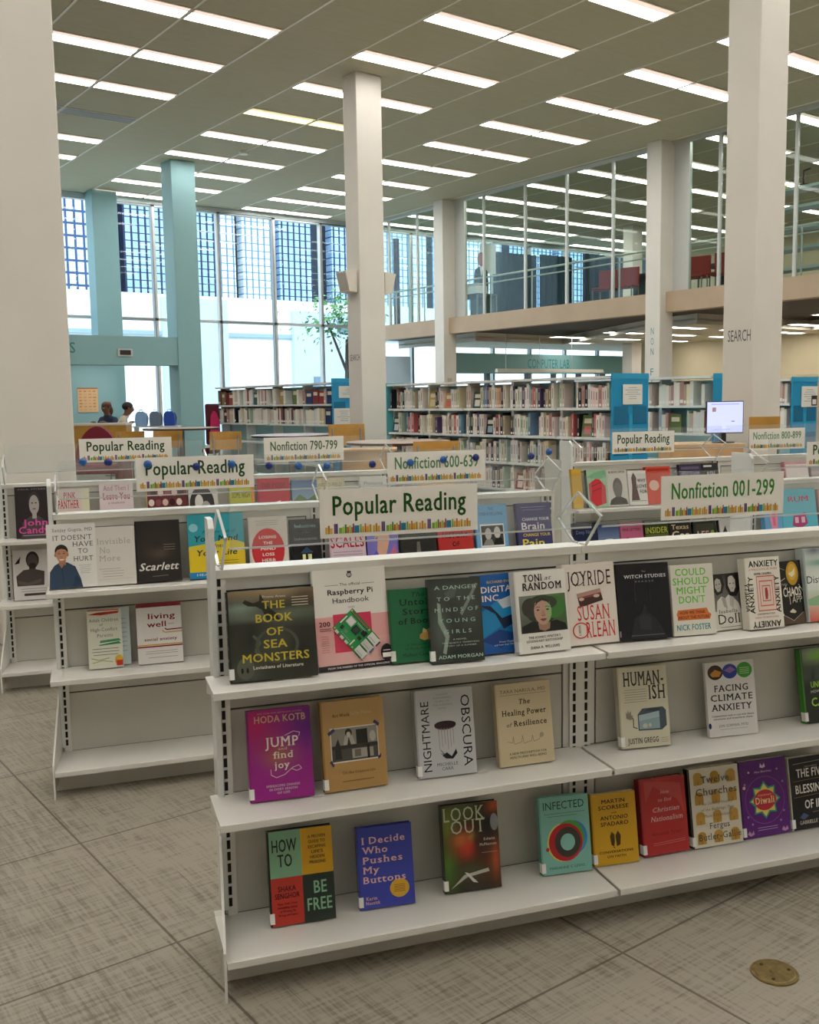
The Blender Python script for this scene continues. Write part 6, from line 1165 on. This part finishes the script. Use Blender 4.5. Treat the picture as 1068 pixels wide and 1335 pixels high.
def rchair(loc,rz,label,proto=None):
    if proto: return dup(proto,loc,rz,label)
    t=empty('red_chair',loc,rz,label,'chair','red chairs on the mezzanine')
    b=MB(); b.box(-.22,.22,.2,.25,.50,.88); b.build('backrest',redm,t,bevel=.01)
    b=MB(); b.box(-.22,.22,-.22,.2,.42,.47); b.build('seat',redm,t,bevel=.01)
    for sx in (-1,1):
        b=MB(); b.cyl((sx*.2,.22,0),(sx*.2,.22,.5),.014); b.build('leg',steel,t)
        b=MB(); b.cyl((sx*.2,-.2,0),(sx*.2,-.2,.42),.014); b.build('leg',steel,t)
    return t
rc=None
for x,y,rz,l in ((16.9,15.35,-70,'left red chair behind the mezzanine glass'),(16.9,14.75,-70,'red chair beside the left one on the mezzanine'),(16.8,12.85,-75,'red chair right of the slim column on the mezzanine'),(16.8,12.25,-75,'rightmost red chair upstairs, near the right column')):
    c=rchair((x,y,3.22),R(rz),l,rc); rc=rc or c
def udesk(x,y,l,lab):
    t=empty('upstairs_desk',(x,y,3.22),0,lab,'desk','desks on the mezzanine')
    b=MB(); b.box(-.35,.35,-l/2,l/2,.70,.735); b.build('desktop',mat('dark_desk','#3a3a3c',.5),t)
    for sx in (-.32,.32):
        for sy in (-l/2+.05,l/2-.05):
            b=MB(); b.cyl((sx,sy,0),(sx,sy,.70),.02); b.build('leg',steel,t)
    b=MB(); b.box(.30,.32,-l/2+.05,l/2-.05,.1,.70); b.build('modesty_panel',mat('black_panel','#202226',.5),t)
udesk(17.6,14.7,1.5,'dark desk behind the left pair of red chairs upstairs'); udesk(17.6,12.5,1.4,'dark desk behind the right pair of red chairs upstairs'); udesk(17.0,19.9,1.1,'dark desk carrying a white printer on the mezzanine')
t=empty('printer',(16.95,19.8,3.957),0,'white printer on the dark mezzanine desk','printer')
b=MB(); b.box(-.2,.2,-.25,.25,0,.22); b.build('body',mat('printer_white','#d9d9d4',.5),t,bevel=.02)
b=MB(); b.box(-.12,.1,-.2,.2,.22,.29); b.build('scanner_lid',mat('printer_grey','#8a8d90',.5),t,bevel=.01)
t=empty('wire_rack',(16.3,10.3,3.22),0,'silver open shelving rack behind the glass at the right edge','rack')
for z in (.25,.6,.95,1.3,1.62):
    b=MB(); b.box(-.2,.2,-.75,.75,z,z+.05); b.build('rack_shelf',mat('pale_steel','#b9c6c9',.4,.4),t)
for sx in (-.19,.19):
    for sy in (-.74,.74):
        b=MB(); b.cyl((sx,sy,0),(sx,sy,1.75),.018); b.build('post',MATS['pale_steel'],t)
b=MB(); b.box(-.15,.15,-.12,.12,0,.12,c='#b9a03a'); tag(b.build('storage_box',plainpaint,None,(16.3,10.75,4.8905)),'mustard box on top of the silver rack','box')
t=empty('desk_lamp',(16.3,10.2,4.8905),0,'small dark gadget with a handle on the silver rack','lamp')
b=MB(); b.cyl((0,0,0),(0,0,.05),.09); b.build('base',mat('dark_gadget','#3a2426',.5),t)
b=MB(); b.tube([(0,.02,.04),(0,.02,.28),(0,-.10,.30)],.015); b.build('arm',MATS['dark_gadget'],t)
b=MB(); b.box(-.03,.5,-.04,.04,0,1.55); tag(b.build('partition_board',mat('white_board','#c9ccc6',.5),None,(16.1,11.55,3.22)),'tall white board beside the right red chair upstairs','board')
b=MB(); b.cyl((0,0,0),(0,0,-.05),.09,.08,20); tag(b.build('smoke_detector',mat('detector_white','#efede6',.5),None,(9.12,17.25,HC)),'small white round detector on the ceiling between the light rows','detector')
for k,x in enumerate((4.6,6.6)):  # strip lights added to brighten the dark teal study wall
    dup(light_proto,(x,19.4,2.30),0,'added strip light under the study room soffit, %s of the two'%('left','right')[k],'added lights in the study room')
